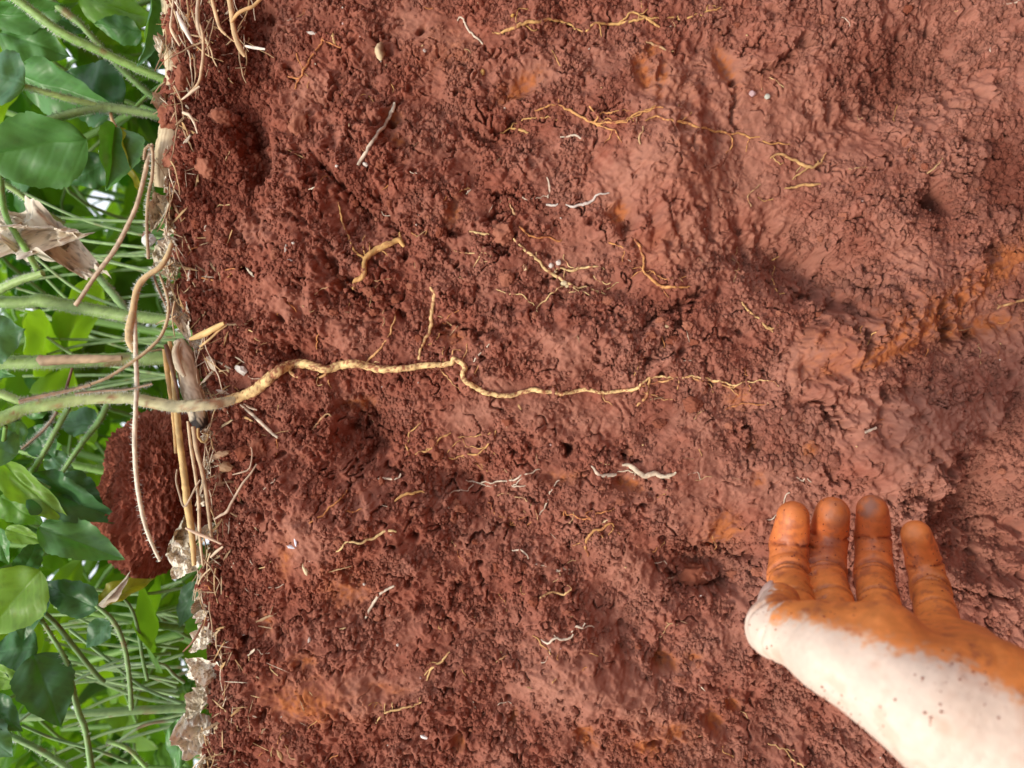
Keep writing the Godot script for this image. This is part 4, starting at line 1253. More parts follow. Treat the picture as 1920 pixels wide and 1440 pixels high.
func roots() -> void:
	rng.seed = 31
	root("thick orange root stub forked at its tip, above the bend of the taproot", YELLOW, [[661, 541, 3.5, 668, 528, 4.2, 676, 520, 5, 683, 512, 5.2, 682, 500, 5.2, 684, 488, 5.5, 692, 477, 6, 702, 471, 6.5, 714, 464, 6.5, 726, 458, 6, 736, 455, 5.5, 747, 450, 5.5, 752, 457, 4.5, 757, 462, 3], [748, 452, 3, 750, 443, 2.6, 749, 435, 1.4], [633, 378, 1.3, 638, 395, 1.6, 643, 417, 2, 652, 440, 2.2, 661, 463, 2.4, 670, 475, 2.4, 683, 487, 2.6], [683, 482, 1.2, 682, 460, 1.2, 684, 440, 0.8], [715, 468, 1.4, 724, 476, 1.2, 732, 479, 0.8], [693, 478, 1.4, 694, 464, 1, 692, 455, 0.8]], "root", "root", "", 0.35, 0.9)
	root("straight bare white stick lying slantwise on the upper soil face", WHITE, [[741, 193, 3.2, 736, 204, 3.6, 729, 222, 3.4, 721, 236, 3.2, 708, 250, 3.6, 697, 266, 3.4, 690, 278, 3.4, 680, 295, 3.2, 671, 309, 3.6]], "stick", "stick", "", 0.05, 1.2)
	root("long yellow root running level along the top edge of the picture", YELLOW, [[925, 63, 1, 945, 58, 3, 965, 51, 3.6, 985, 43, 3.6, 1000, 40, 3.4, 1030, 37, 3, 1048, 40, 2.6, 1061, 43, 2.6, 1075, 50, 2, 1085, 57, 2, 1100, 58, 2, 1113, 44, 2.4, 1120, 42, 2.6, 1136, 46, 2.4, 1160, 45, 3, 1186, 39, 2.6, 1212, 33, 2.6, 1240, 35, 2, 1262, 33, 1.8, 1280, 33, 1.8, 1304, 27, 2, 1317, 29, 1.8, 1326, 20, 1.8, 1352, 15, 1.6], [1160, 43, 1.6, 1172, 33, 2, 1184, 24, 2, 1198, 28, 2, 1212, 33, 2.6, 1224, 42, 2.8, 1236, 52, 2.2], [1194, 36, 1.4, 1197, 27, 1.4, 1206, 22, 1.2, 1215, 16, 0.9], [966, 50, 1.1, 970, 32, 1, 974, 19, 0.9, 993, 16, 0.8], [985, 46, 1.6, 996, 55, 1.6, 1004, 58, 1], [1122, 44, 1.2, 1127, 58, 1, 1130, 70, 0.8], [1205, 14, 1, 1200, 0, 0.9], [1324, 20, 1.2, 1326, 12, 1, 1340, 13, 0.9]], "root", "root", "", 0.4)
	root("tangled net of fine orange roots crossing the upper face", ORANGE.lerp(YELLOW, 0.5), [[998, 212, 1, 1010, 205, 1.6, 1024, 199, 2, 1046, 194, 1.8, 1056, 202, 2, 1070, 206, 2.6, 1086, 217, 2.6, 1098, 222, 2.6, 1110, 230, 2.6, 1123, 232, 2.6, 1136, 229, 2.2, 1160, 227, 2.2, 1180, 224, 2, 1188, 214, 2, 1198, 208, 2.2, 1214, 208, 2, 1226, 203, 2, 1242, 199, 1.4], [1115, 230, 2, 1121, 220, 2, 1117, 212, 2, 1103, 202, 1.6], [1120, 213, 1.6, 1138, 213, 1.8, 1152, 207, 1.6, 1166, 206, 1.4, 1182, 205, 1.2], [1120, 234, 1.6, 1132, 238, 1.6, 1147, 242, 1.8, 1158, 252, 1.6, 1169, 268, 1.2], [1147, 243, 1.2, 1143, 256, 1.2, 1131, 271, 1], [1180, 224, 1.6, 1196, 216, 1.8, 1208, 206, 1.4, 1228, 196, 1], [1046, 194, 1.2, 1050, 184, 1], [1150, 228, 1.4, 1168, 230, 1.6, 1190, 226, 1.2], [1126, 232, 1.6, 1140, 224, 1.4, 1156, 226, 1.2]], "root")
	root("orange root trailing right from the tangled net, ending in fine wisps", ORANGE.lerp(YELLOW, 0.6), [[1212, 225, 1.2, 1224, 219, 2, 1238, 221, 2, 1248, 224, 2.2, 1264, 225, 2, 1280, 229, 2.6, 1296, 234, 2.6, 1310, 237, 2.4, 1325, 242, 2.2, 1340, 246, 2.4, 1356, 249, 2, 1371, 251, 2.2, 1384, 249, 2.2, 1400, 254, 2, 1409, 258, 1.6, 1424, 258, 1], [1366, 250, 1.8, 1371, 262, 1.6, 1368, 280, 1.6, 1356, 296, 1.2], [1276, 228, 1.4, 1286, 219, 1.2, 1296, 212, 0.9], [1404, 257, 1.2, 1404, 270, 1, 1399, 284, 0.8], [1430, 264, 1.6, 1446, 268, 1.8, 1462, 267, 1.6, 1482, 273, 0.9]], "root")
	root("pale fine root with a white end left of the tangled net", YELLOW, [[940, 247, 1, 955, 242, 1.4, 965, 232, 1.6, 978, 228, 1.4, 992, 221, 1.6, 1016, 220, 1.4, 1030, 220, 1.4, 1040, 223, 1.4, 1058, 224, 1], [955, 242, 1.4, 966, 240, 2.4, 978, 243, 3, 990, 249, 2.2]], "root")
	root("short tan root above the deep orange finger hole", TAN, [[1212, 79, 2, 1224, 83, 2.4, 1238, 87, 2.6, 1250, 92, 2.2, 1263, 99, 1.4]], "root")
	root("white thin root with a hooked end near the top of the face", WHITE, [[858, 40, 1.2, 860, 33, 1.8, 868, 35, 1.8, 871, 44, 1.8, 874, 52, 2, 886, 64, 2, 896, 73, 2, 904, 83, 1.2]], "root", "root", "", 0.15)
	root("fine orange root branching down from the white mould thread", ORANGE, [[611, 62, 1.4, 604, 75, 1.8, 600, 88, 2, 590, 97, 2, 582, 108, 2, 572, 124, 2.4, 568, 134, 2.4, 566, 145, 2, 556, 153, 1.6, 549, 165, 1.2], [556, 98, 1, 558, 112, 1.2, 568, 127, 1.2], [606, 76, 1.6, 618, 82, 1.8, 628, 85, 1.6, 640, 90, 1.2], [598, 90, 1, 596, 98, 0.8], [541, 144, 2, 552, 145, 2.4, 564, 146, 1.4]], "root")
	root("curved white root piece like a comma at the middle of the upper face", WHITE, [[1025, 333, 1.2, 1028, 342, 2, 1030, 355, 2.4, 1028, 371, 1.8], [1028, 368, 1.2, 1010, 370, 1.2, 988, 373, 1.4, 978, 366, 1.2, 971, 358, 0.8]], "root", "root", "", 0.2)
	root("bright white root running along a ledge in the upper middle", Color(0.64, 0.57, 0.50), [[1061, 384, 1.6, 1072, 387, 2.6, 1086, 386, 3, 1101, 381, 3.2, 1112, 375, 2.6, 1124, 364, 2.2, 1142, 360, 1.4], [1023, 386, 2, 1034, 384, 3, 1047, 382, 1.6]], "root", "root", "", 0.12)
	root("small fine root hanging down to the clod with a bead at its end", TAN, [[956, 368, 1, 956, 384, 1.6, 961, 392, 1.6, 966, 400, 2.6, 968, 404, 1.4]], "root")
	root("pale stub sticking out left of the square clod", CREAM, [[879, 432, 1.8, 892, 435, 2.4, 905, 437, 2.6, 918, 441, 2]], "root", "root", "", 0.15)
	root("branched root with round white nodules in the middle of the face", CREAM, [[965, 449, 2, 973, 456, 2.6, 980, 467, 2.6, 990, 475, 3, 1004, 482, 3.2, 1014, 494, 3, 1026, 506, 3, 1040, 516, 3.4, 1054, 524, 3.6, 1062, 531, 3.4, 1070, 535, 2.6, 1084, 538, 2, 1096, 538, 2, 1109, 541, 1.8, 1122, 546, 1.4, 1137, 552, 0.9], [1056, 536, 1.8, 1048, 538, 1.6, 1040, 547, 1.6, 1030, 553, 1.6, 1022, 561, 1.6, 1012, 571, 1.6, 1009, 580, 1.6, 1010, 588, 1], [1004, 575, 0.9, 990, 562, 1, 966, 550, 1.1, 945, 547, 1, 930, 543, 0.8], [1072, 537, 1.4, 1086, 546, 1.4, 1100, 552, 1.3, 1114, 561, 0.9], [1040, 504, 1.6, 1054, 505, 2, 1067, 508, 2.6, 1078, 506, 3, 1090, 503, 2.6, 1104, 501, 2.2, 1120, 498, 1.8, 1127, 501, 1.2, 1133, 507, 0.8], [1062, 530, 1.2, 1058, 516, 1.2, 1056, 506, 1], [1056, 478, 0.9, 1058, 488, 1, 1066, 498, 1, 1076, 500, 0.9], [1042, 516, 1.4, 1040, 508, 1.4, 1036, 500, 1.2], [1113, 560, 1, 1120, 548, 1, 1140, 540, 1, 1160, 530, 0.8], [1006, 483, 1, 1007, 472, 0.8]], "root")
	root("thin orange root to the right of the square clod", ORANGE, [[973, 425, 1.6, 980, 431, 2.2, 988, 438, 2.2, 1000, 443, 2, 1012, 446, 2.2, 1024, 445, 2, 1034, 447, 2, 1042, 450, 2, 1050, 452, 1.4], [1040, 449, 1.2, 1048, 453, 1.2, 1055, 446, 1]], "root")
	root("orange root with a fan of fine hairs right of the nodules", ORANGE.lerp(YELLOW, 0.4), [[1191, 449, 2, 1198, 460, 2.6, 1203, 473, 2.6, 1207, 486, 2.6, 1207, 498, 2.4, 1205, 506, 2.4, 1212, 515, 2.8, 1222, 525, 2.8, 1234, 534, 3, 1246, 539, 3, 1262, 538, 3, 1276, 538, 2.4, 1291, 538, 1.6], [1210, 507, 1.2, 1226, 512, 1.4, 1246, 521, 1.2, 1266, 522, 1, 1288, 520, 0.8], [1206, 505, 1.2, 1194, 512, 1, 1186, 520, 0.8], [1204, 502, 1, 1180, 504, 0.8], [1240, 538, 1, 1248, 548, 0.9, 1256, 556, 0.8], [1214, 518, 1.2, 1224, 513, 1.1, 1236, 518, 1, 1244, 528, 0.9], [1142, 456, 1.6, 1156, 458, 1.6, 1168, 463, 1.2, 1170, 475, 1, 1166, 490, 0.8]], "root")
	root("fine forked rootlet near a purple stain at the right of the middle", TAN, [[1383, 462, 0.9, 1379, 478, 1, 1380, 492, 1.1, 1383, 505, 1.1, 1380, 516, 1, 1376, 528, 0.8], [1380, 490, 1, 1370, 482, 0.8], [1384, 506, 1, 1372, 504, 0.8]], "root")
	root("crossed fine pale rootlets above the middle of the face", CREAM, [[850, 470, 1, 862, 473, 1.3, 875, 473, 1.3, 892, 475, 1.3, 912, 476, 1], [907, 463, 1, 902, 474, 1.2, 895, 486, 1.2, 886, 500, 0.9], [921, 470, 0.9, 917, 485, 1, 912, 492, 1, 902, 493, 0.9]], "root")
	root("two parallel pale straws crossing just below the thick start of the taproot", WHITE, [[450, 758, 2.6, 460, 766, 3, 475, 779, 3.4, 490, 793, 3.6, 505, 807, 3.4, 520, 821, 2.6], [455, 757, 2.4, 468, 764, 2.6, 482, 769, 1.8]], "straw", "straw", "", 0.1, 1.4)
	root("small hooked tan root near the shaded hollow", TAN, [[586, 806, 1.4, 592, 797, 1.8, 600, 788, 2, 607, 780, 2, 614, 777, 1.8, 622, 782, 1.2], [588, 812, 1, 592, 799, 1.2]], "root")
	root("short bright yellow root at the lower left of the middle", YELLOW, [[739, 940, 1.4, 745, 935, 2.4, 752, 929, 2.8, 762, 926, 2.8, 774, 925, 2.8, 787, 922, 2.2, 796, 922, 1]], "root", "root", "", 0.25)
	root("small white root with an upturned end beneath the dark hollow", WHITE, [[708, 900, 1.6, 714, 896, 2.2, 722, 896, 2.4, 732, 898, 2.2, 744, 898, 2.4, 749, 895, 2.2, 752, 888, 1.6]], "root", "root", "", 0.15)
	root("kinked cream root alone on the lower left of the face", CREAM, [[632, 1032, 1.6, 640, 1029, 2.2, 645, 1019, 2.2, 653, 1017, 2.2, 664, 1018, 2.4, 673, 1019, 2.4, 684, 1013, 2.6, 700, 1010, 2.8, 708, 1004, 2.8, 722, 997, 2.8, 732, 996, 2.6, 742, 996, 1.8]], "root", "root", "", 0.2, 0.9)
	root("long reddish thin root rising to the right in the lower left", ORANGE, [[581, 982, 1.6, 588, 974, 1.8, 598, 969, 1.8, 608, 965, 2, 616, 956, 1.8, 626, 945, 1.8, 636, 936, 1.6, 644, 927, 1.4, 649, 917, 1]], "root", "root", "", 0.35)
	root("small orange root curl left of the kinked cream root", ORANGE, [[643, 956, 1.2, 655, 959, 1.6, 668, 959, 1.6, 676, 955, 1]], "root")
	root("thin yellow root beside a loose round crumb below the taproot", YELLOW, [[766, 854, 1.2, 763, 842, 1.6, 763, 832, 1.8, 767, 822, 1.8, 769, 810, 1.6, 778, 801, 1.4, 794, 792, 0.9], [769, 812, 1, 768, 802, 0.8]], "root")
	root("forked yellow root leading up to the loose round crumb", YELLOW, [[780, 852, 1.2, 790, 848, 1.8, 800, 846, 2, 810, 840, 2.2, 818, 830, 2.2, 828, 821, 2.2, 843, 811, 1.4], [800, 843, 1, 806, 835, 1.2, 814, 827, 1.1, 820, 820, 0.8]], "root")
	root("spray of fine yellow roots fanning out under the taproot", YELLOW, [[836, 858, 1.2, 848, 859, 1.6, 862, 857, 1.8, 876, 854, 1.8, 893, 853, 2, 906, 843, 1.8, 916, 832, 1.8, 924, 820, 1.8, 932, 807, 1.2], [892, 853, 1.2, 900, 866, 1, 910, 878, 1, 912, 886, 0.8], [870, 857, 1.1, 884, 866, 1, 896, 872, 0.9, 908, 880, 0.8], [918, 814, 1, 900, 817, 1, 880, 821, 1, 856, 819, 0.8], [924, 822, 1, 910, 840, 1, 900, 850, 1], [906, 844, 1.1, 922, 845, 1, 928, 850, 0.8], [916, 833, 1, 900, 840, 0.9, 876, 836, 0.8, 866, 824, 0.8], [838, 850, 0.9, 846, 838, 0.9, 862, 826, 0.8]], "root")
	root("long thin white root with forked right end below the middle", WHITE, [[872, 900, 1, 884, 903, 1.6, 900, 906, 1.6, 912, 904, 1.8, 922, 905, 1.6, 935, 902, 1.8, 948, 903, 1.8, 960, 900, 1.8, 972, 895, 1.8, 985, 890, 1.8, 998, 885, 1.4, 1012, 880, 1], [948, 903, 1.4, 956, 908, 1.6, 964, 913, 1.6, 972, 911, 1.4, 986, 908, 1], [898, 906, 1, 912, 912, 1, 930, 909, 0.8], [962, 910, 1.2, 972, 902, 1.2, 980, 897, 1.2]], "root", "root", "", 0.2)
	root("thin white root looping down to a flat crumb", WHITE, [[890, 911, 0.9, 878, 918, 1.2, 866, 921, 1.2, 852, 922, 1.2, 843, 929, 1.2, 841, 941, 1.2, 842, 953, 0.9]], "root", "root", "", 0.25)
	root("single white thread standing upright below the pale fork", WHITE, [[1049, 900, 1.2, 1040, 911, 1.5, 1034, 920, 1.5, 1031, 932, 1.5, 1024, 941, 1.5, 1020, 952, 1.6, 1016, 958, 1.5, 1012, 965, 1]], "root", "root", "", 0.2)
	root("pale peeled root piece, left one of a pair in the lower middle", WHITE, [[1108, 875, 1.4, 1116, 882, 3, 1124, 889, 4, 1134, 892, 4, 1146, 890, 4, 1157, 890, 2.6]], "root", "root", "", 0.2)
	root("larger pale peeled root, right one of a pair in the lower middle", Color(0.62, 0.52, 0.38), [[1166, 871, 2, 1176, 872, 3.6, 1187, 877, 5, 1196, 885, 5, 1207, 892, 5.2, 1216, 890, 5, 1228, 888, 5, 1240, 893, 4.4, 1252, 892, 4, 1267, 886, 2], [1158, 887, 1, 1172, 884, 1.3, 1190, 884, 1.2], [1192, 882, 1.6, 1191, 893, 1, 1188, 898, 0.8], [1244, 893, 2, 1256, 896, 1.4]], "root", "root", "", 0.2)
	root("orange root curled like a sickle in the lower middle", ORANGE.lerp(YELLOW, 0.6), [[1150, 988, 1.4, 1149, 983, 2.2, 1143, 983, 2.6, 1132, 988, 2.8, 1124, 993, 2.8, 1116, 993, 2.8, 1108, 1001, 2.8, 1100, 1010, 3, 1097, 1022, 3, 1099, 1033, 2.6, 1106, 1044, 1.6], [1149, 990, 1.2, 1154, 998, 1.2, 1163, 1005, 0.8], [1120, 996, 1.2, 1126, 1003, 1.1, 1131, 1010, 0.9], [1149, 994, 1, 1140, 1002, 0.9], [1102, 1009, 1, 1110, 1014, 0.8], [1097, 1018, 1, 1084, 1020, 0.9, 1074, 1022, 0.8]], "root")
	root("wavy fine orange root above the sickle shaped one", ORANGE, [[1059, 954, 1, 1062, 964, 1, 1072, 962, 1.2, 1082, 968, 1.4, 1090, 973, 1.4, 1102, 975, 1.4, 1113, 974, 1.4, 1118, 966, 1.3, 1128, 963, 1.2, 1150, 954, 0.9], [1106, 973, 1, 1096, 962, 1, 1112, 957, 0.9], [1059, 954, 1, 1056, 968, 0.8]], "root")
	root("fine twisted root dropping from left to right beside the white thread", TAN, [[931, 926, 0.9, 945, 927, 1.1, 957, 924, 1.2, 966, 931, 1.2, 978, 934, 1.2, 984, 933, 1.2, 992, 941, 1.2, 1000, 950, 1.2, 1006, 960, 1.1, 1008, 975, 0.9], [984, 934, 1, 978, 926, 0.8]], "root")
	root("fine orange root forming an open hook left of centre bottom", ORANGE, [[914, 940, 0.9, 922, 948, 1.1, 928, 963, 1.1, 944, 970, 1.1, 957, 975, 1.2, 960, 984, 1.2, 972, 987, 1.1, 988, 986, 1, 1000, 980, 0.9], [960, 980, 1, 972, 976, 1, 988, 969, 0.9]], "root")
	root("bent white rootlet with a sharp elbow in the lower middle", WHITE, [[960, 1030, 1.4, 970, 1032, 1.8, 981, 1034, 1.9, 986, 1041, 1.8, 992, 1050, 1]], "root", "root", "", 0.15)
	root("bird foot shaped white rootlet below the elbowed one", WHITE, [[1041, 1073, 1.6, 1049, 1071, 2.4, 1057, 1068, 2.6, 1066, 1068, 2, 1069, 1066, 1], [1064, 1068, 1.6, 1066, 1076, 1.4], [1042, 1068, 1, 1050, 1072, 1.4]], "root", "root", "", 0.15)
	root("tiny white root dash left of the bird foot one", WHITE, [[1004, 1058, 1.2, 1012, 1058, 1.6, 1022, 1064, 1]], "root", "root", "", 0.2)
	root("orange and cream root arched like a bridge below the middle", CREAM.lerp(ORANGE, 0.3), [[1011, 1122, 1.8, 1018, 1119, 2.2, 1025, 1113, 2.4, 1033, 1110, 2.4, 1046, 1112, 2.4, 1058, 1115, 2.2, 1065, 1110, 2, 1070, 1102, 1.2], [1070, 1102, 0.9, 1066, 1098, 0.8, 1056, 1094, 0.8]], "root", "root", "", 0.3, 0.9)
	root("pale zigzag root under the long shaded trough", WHITE, [[1015, 1199, 1, 1022, 1204, 2, 1029, 1206, 2.4, 1036, 1201, 2.6, 1044, 1197, 2.6, 1052, 1200, 2.6, 1060, 1197, 2.4, 1068, 1193, 2.2, 1073, 1188, 1.4], [1041, 1197, 1.4, 1040, 1190, 1]], "root", "root", "", 0.15, 0.9)
	root("pale root with a short upright spur right of the zigzag one", WHITE, [[1070, 1184, 1, 1078, 1177, 2, 1088, 1176, 2.6, 1098, 1177, 2.4, 1108, 1174, 1.8, 1116, 1176, 1], [1094, 1176, 1.8, 1097, 1166, 1.8]], "root", "root", "", 0.15)
	root("thin yellow root slanting down left of the zigzag one", YELLOW, [[1001, 1192, 1, 1008, 1197, 1.4, 1015, 1206, 1.6, 1023, 1216, 1.6, 1034, 1229, 1.1]], "root")
	root("short pale yellow root on the light patch at the bottom middle", CREAM, [[931, 1240, 1, 938, 1236, 1.8, 945, 1233, 1.8, 953, 1228, 1.2]], "root")
	root("smooth pale bent straw at the lower left centre", WHITE, [[686, 1159, 1.8, 690, 1148, 2.8, 697, 1137, 3, 704, 1125, 3, 710, 1116, 3, 718, 1110, 2.8, 728, 1104, 2.8, 739, 1099, 2], [694, 1140, 1.8, 700, 1128, 1.8]], "straw", "straw", "", 0.1, 1.2)
	root("yellow forked root near the bottom left of the face", YELLOW.lerp(CREAM, 0.5), [[798, 1278, 1.4, 804, 1268, 2, 808, 1258, 2.2, 814, 1250, 2.2, 822, 1243, 2.4, 830, 1240, 2.4, 836, 1232, 2.2, 841, 1222, 1.2], [799, 1266, 1, 804, 1256, 1.2, 812, 1250, 1.2], [822, 1243, 1, 812, 1242, 0.9, 800, 1246, 0.8]], "root", "root", "", 0.25)
	root("long pale yellow twig shaped root near the bottom edge", YELLOW.lerp(CREAM, 0.5), [[707, 1352, 1, 711, 1344, 1.8, 716, 1339, 1.8, 726, 1336, 2, 736, 1333, 2.2, 750, 1329, 2.2, 766, 1325, 2.2, 778, 1322, 2, 790, 1318, 1.4], [786, 1319, 1.4, 788, 1308, 1], [722, 1337, 1.1, 725, 1320, 0.9], [735, 1333, 1.1, 735, 1317, 0.9]], "root", "root", "", 0.25)
	root("brown wisp of branched roots at the lower left corner of the face", TAN, [[524, 1380, 0.9, 532, 1392, 1.1, 540, 1402, 1.1, 546, 1418, 1.2, 560, 1430, 1.2, 575, 1436, 0.9], [560, 1430, 1, 572, 1424, 0.8]], "root")
	root("knotted tan root with a forked end in the upper right", YELLOW.lerp(TAN, 0.4), [[1444, 297, 1.4, 1450, 291, 2.4, 1460, 288, 2.8, 1470, 290, 3, 1477, 296, 3, 1488, 300, 3.2, 1500, 307, 3.2, 1512, 312, 3.4, 1522, 314, 3.2, 1532, 309, 3, 1540, 304, 2.4, 1545, 297, 1.8, 1549, 290, 1], [1518, 314, 2.2, 1508, 320, 2, 1498, 327, 2, 1486, 337, 1.2], [1450, 292, 1.4, 1457, 302, 1.2, 1463, 309, 1.2, 1470, 306, 0.9], [1532, 308, 1.6, 1533, 299, 1]], "root", "root", "", 0.3, 0.9)
	root("short straight tan root below the knotted one", YELLOW.lerp(TAN, 0.3), [[1470, 353, 1.4, 1480, 353, 2.4, 1492, 350, 2.8, 1506, 347, 3, 1524, 347, 2.8, 1540, 345, 1.8]], "root", "root", "", 0.3, 0.9)
	root("small hooked tan rootlet left of the straight tan one", TAN, [[1424, 344, 0.9, 1414, 356, 1.1, 1405, 366, 1.4, 1404, 374, 1.6, 1407, 385, 1]], "root")
	root("pale flat root flush with the clay in the right upper part", TAN, [[1738, 326, 1.4, 1746, 320, 2.2, 1754, 312, 1.8, 1764, 302, 1.4, 1770, 293, 1]], "root", "root", "", 0.4, 0.2)
	root("yellow root with a bent foot left of the pressed clod", YELLOW.lerp(CREAM, 0.4), [[1392, 566, 1.6, 1396, 574, 2.6, 1404, 584, 2.2, 1416, 593, 2.2, 1427, 598, 2.4, 1431, 606, 2.6, 1437, 615, 2.6, 1448, 621, 1.2], [1438, 615, 2.2, 1448, 615, 2, 1457, 612, 1.6, 1463, 605, 0.9]], "root", "root", "", 0.3, 0.9)
	root("orange thread dropping past a shaded hollow to the yellow root", YELLOW, [[1446, 485, 1.4, 1454, 482, 1.8, 1466, 478, 1], [1452, 498, 1, 1449, 512, 1.3, 1448, 524, 1.5, 1453, 538, 1.6, 1455, 549, 1.5, 1464, 551, 1.5, 1472, 549, 1]], "root")
	root("tan root lying along the orange smears at the right edge", YELLOW.lerp(TAN, 0.5), [[1868, 580, 1.6, 1880, 574, 2.4, 1894, 570, 2.6, 1908, 565, 2.6, 1930, 562, 2.4]], "root", "root", "", 0.4)
	root("tan curved thread under the end of the taproot", TAN, [[1458, 790, 1, 1466, 784, 1.6, 1473, 777, 1.8, 1480, 775, 1.8, 1494, 780, 1.8, 1508, 787, 1.8, 1532, 791, 1.1]], "root")
	root("orange thread just under the tip of the taproot", ORANGE, [[1360, 768, 1, 1376, 760, 1.4, 1394, 756, 1.4, 1412, 758, 1.2, 1436, 757, 0.9]], "root")
	root("white thread curling above the index finger", WHITE, [[1466, 955, 1, 1470, 944, 1.2, 1470, 934, 1.2, 1478, 920, 0.9]], "root", "root", "", 0.2)
	root("pale thread touching the side of the index finger", WHITE, [[1436, 977, 1, 1448, 974, 1.2, 1458, 966, 1.2, 1464, 956, 1]], "root", "root", "", 0.2)
	root("white forked thread on the smooth clay above the hand", WHITE, [[1494, 895, 1, 1503, 900, 1.2, 1512, 899, 1.3, 1523, 902, 1], [1500, 897, 1, 1507, 902, 0.9]], "root", "root", "", 0.2)
	root("short pale straw stump on the face to the right of the taproot tip", WHITE, [[1624, 811, 2.4, 1632, 808, 3.2, 1641, 803, 2.6]], "straw", "straw", "", 0.1, 0.8)
	root("small pale straw splinter beside the thumb tip sized orange dot", TAN, [[1531, 871, 2, 1536, 862, 2.2, 1541, 852, 1.2]], "straw", "straw", "", 0.15, 0.8)
	root("whitish root in the shadow under the overhanging clod", GREY, [[1243, 1088, 1, 1254, 1085, 1.8, 1266, 1082, 2.2, 1282, 1083, 1.6]], "root", "root", "", 0.15)
	root("white root flake at the dark hole on the right of the sickle root", TAN, [[1205, 238, 1.4, 1204, 250, 1.8, 1199, 258, 2.4, 1197, 270, 1.2]], "root", "root", "", 0.2)
	root("white sliver under the tangled net of roots", WHITE, [[1050, 259, 1.2, 1062, 256, 2.4, 1080, 255, 2.4, 1095, 260, 1.2]], "root", "root", "", 0.2)
	root("reddish thin root slanting beside the taproot's upper branch", TAN, [[722, 600, 1, 719, 592, 1.1, 725, 566, 0.9], [714, 612, 0.9, 722, 600, 1], [695, 574, 1, 697, 556, 1.2, 695, 540, 1], [686, 540, 1.1, 704, 541, 1.2, 713, 530, 1], [702, 527, 1, 716, 525, 1.1, 732, 523, 0.9]], "root")
	root("fine pale thread on the shaded clay by the fungus speck", ORANGE, [[598, 618, 1, 597, 640, 1.4, 597, 655, 1]], "root")
	root("white matchstick root right of the taproot's kink", WHITE, [[886, 680, 1.2, 894, 672, 2, 902, 663, 1.4], [913, 650, 1.4, 920, 642, 1.4]], "root", "root", "", 0.1)
	root("thin stiff brown twig on the lower shaded trough", TAN, [[1234, 1193, 1, 1244, 1184, 1.3, 1254, 1174, 1.3, 1268, 1171, 0.9], [1250, 1166, 1.2, 1257, 1173, 1]], "root")
	root("pale fine root on the bottom right between the smears", YELLOW.lerp(CREAM, 0.5), [[1440, 1393, 0.8, 1460, 1402, 1.1, 1474, 1408, 1.4, 1480, 1420, 1.6, 1492, 1430, 1.6, 1508, 1438, 1.4], [1472, 1407, 1, 1490, 1406, 0.9]], "root", "root", "", 0.2)
	root("white root at the very top right corner", WHITE, [[1882, 8, 1, 1892, 6, 1.4, 1904, 3, 1.6, 1916, -2, 1.4]], "root", "root", "", 0.3)
	# loose rootlets that nothing tells apart
	var made := 0
	while made < 120:
		var px := rng.randf_range(430, 1500) if rng.randf() < 0.8 else rng.randf_range(1500, 1890)
		var py := rng.randf_range(10, 1430)
		if px > 1390 and py > 900:
			continue
		var a := rng.randf() * TAU
		var long_ := rng.randf_range(8, 40)
		var bend := rng.randf_range(-0.06, 0.06)
		var flat := []
		var x := px
		var y := py
		var r := rng.randf_range(0.75, 1.25)
		for k in 6:
			flat.append_array([x, y, r * (1.0 - 0.08 * k)])
			a += bend * long_ / 5.0 + rng.randf_range(-0.45, 0.45)
			x += cos(a) * long_ / 5.0
			y += sin(a) * long_ / 5.0
		root("fine loose rootlet lying on the red soil face", [ORANGE, TAN, CREAM, YELLOW, WHITE][rng.randi() % 5], [flat], "rootlet", "root", "fine rootlets on the soil face", 0.5, 0.6)
		made += 1


func sliver(seed_: int, bent: float) -> ArrayMesh:
	# a splinter of straw of length 1 along y: a shallow gutter, frayed at its ends
	rng.seed = seed_
	var pts := PackedVector3Array()
	var rad := PackedFloat32Array()
	for k in 9:
		var t := k / 8.0
		pts.append(Vector3(bent * 3.0 * sin(t * PI) + rng.randf_range(-0.25, 0.25), t - 0.5, bent * 0.6 * t * t))
		rad.append(0.5 * (0.55 + 0.45 * sin(PI * clampf(t * 1.15, 0.06, 0.94))) * rng.randf_range(0.6, 1.25))
	var b := Buf.new()
	tube(b, pts, rad, 7, func(t: float, out: Vector3, w: float, p: Vector3) -> Color: return Color(1, 1, 1) * (0.92 + 0.22 * sin(out.x * 9.0) * out.z + 0.3 * wob.get_noise_2d(t * 90.0, out.x * 40.0)), 0.0)
	for k in b.v.size():
		var c := pts[clampi(int(round((b.v[k].y + 0.5) * 8.0)), 0, 8)]
		b.v[k].z = c.z + (b.v[k].z - c.z) * 0.45
	b.smooth()
	return b.mesh()


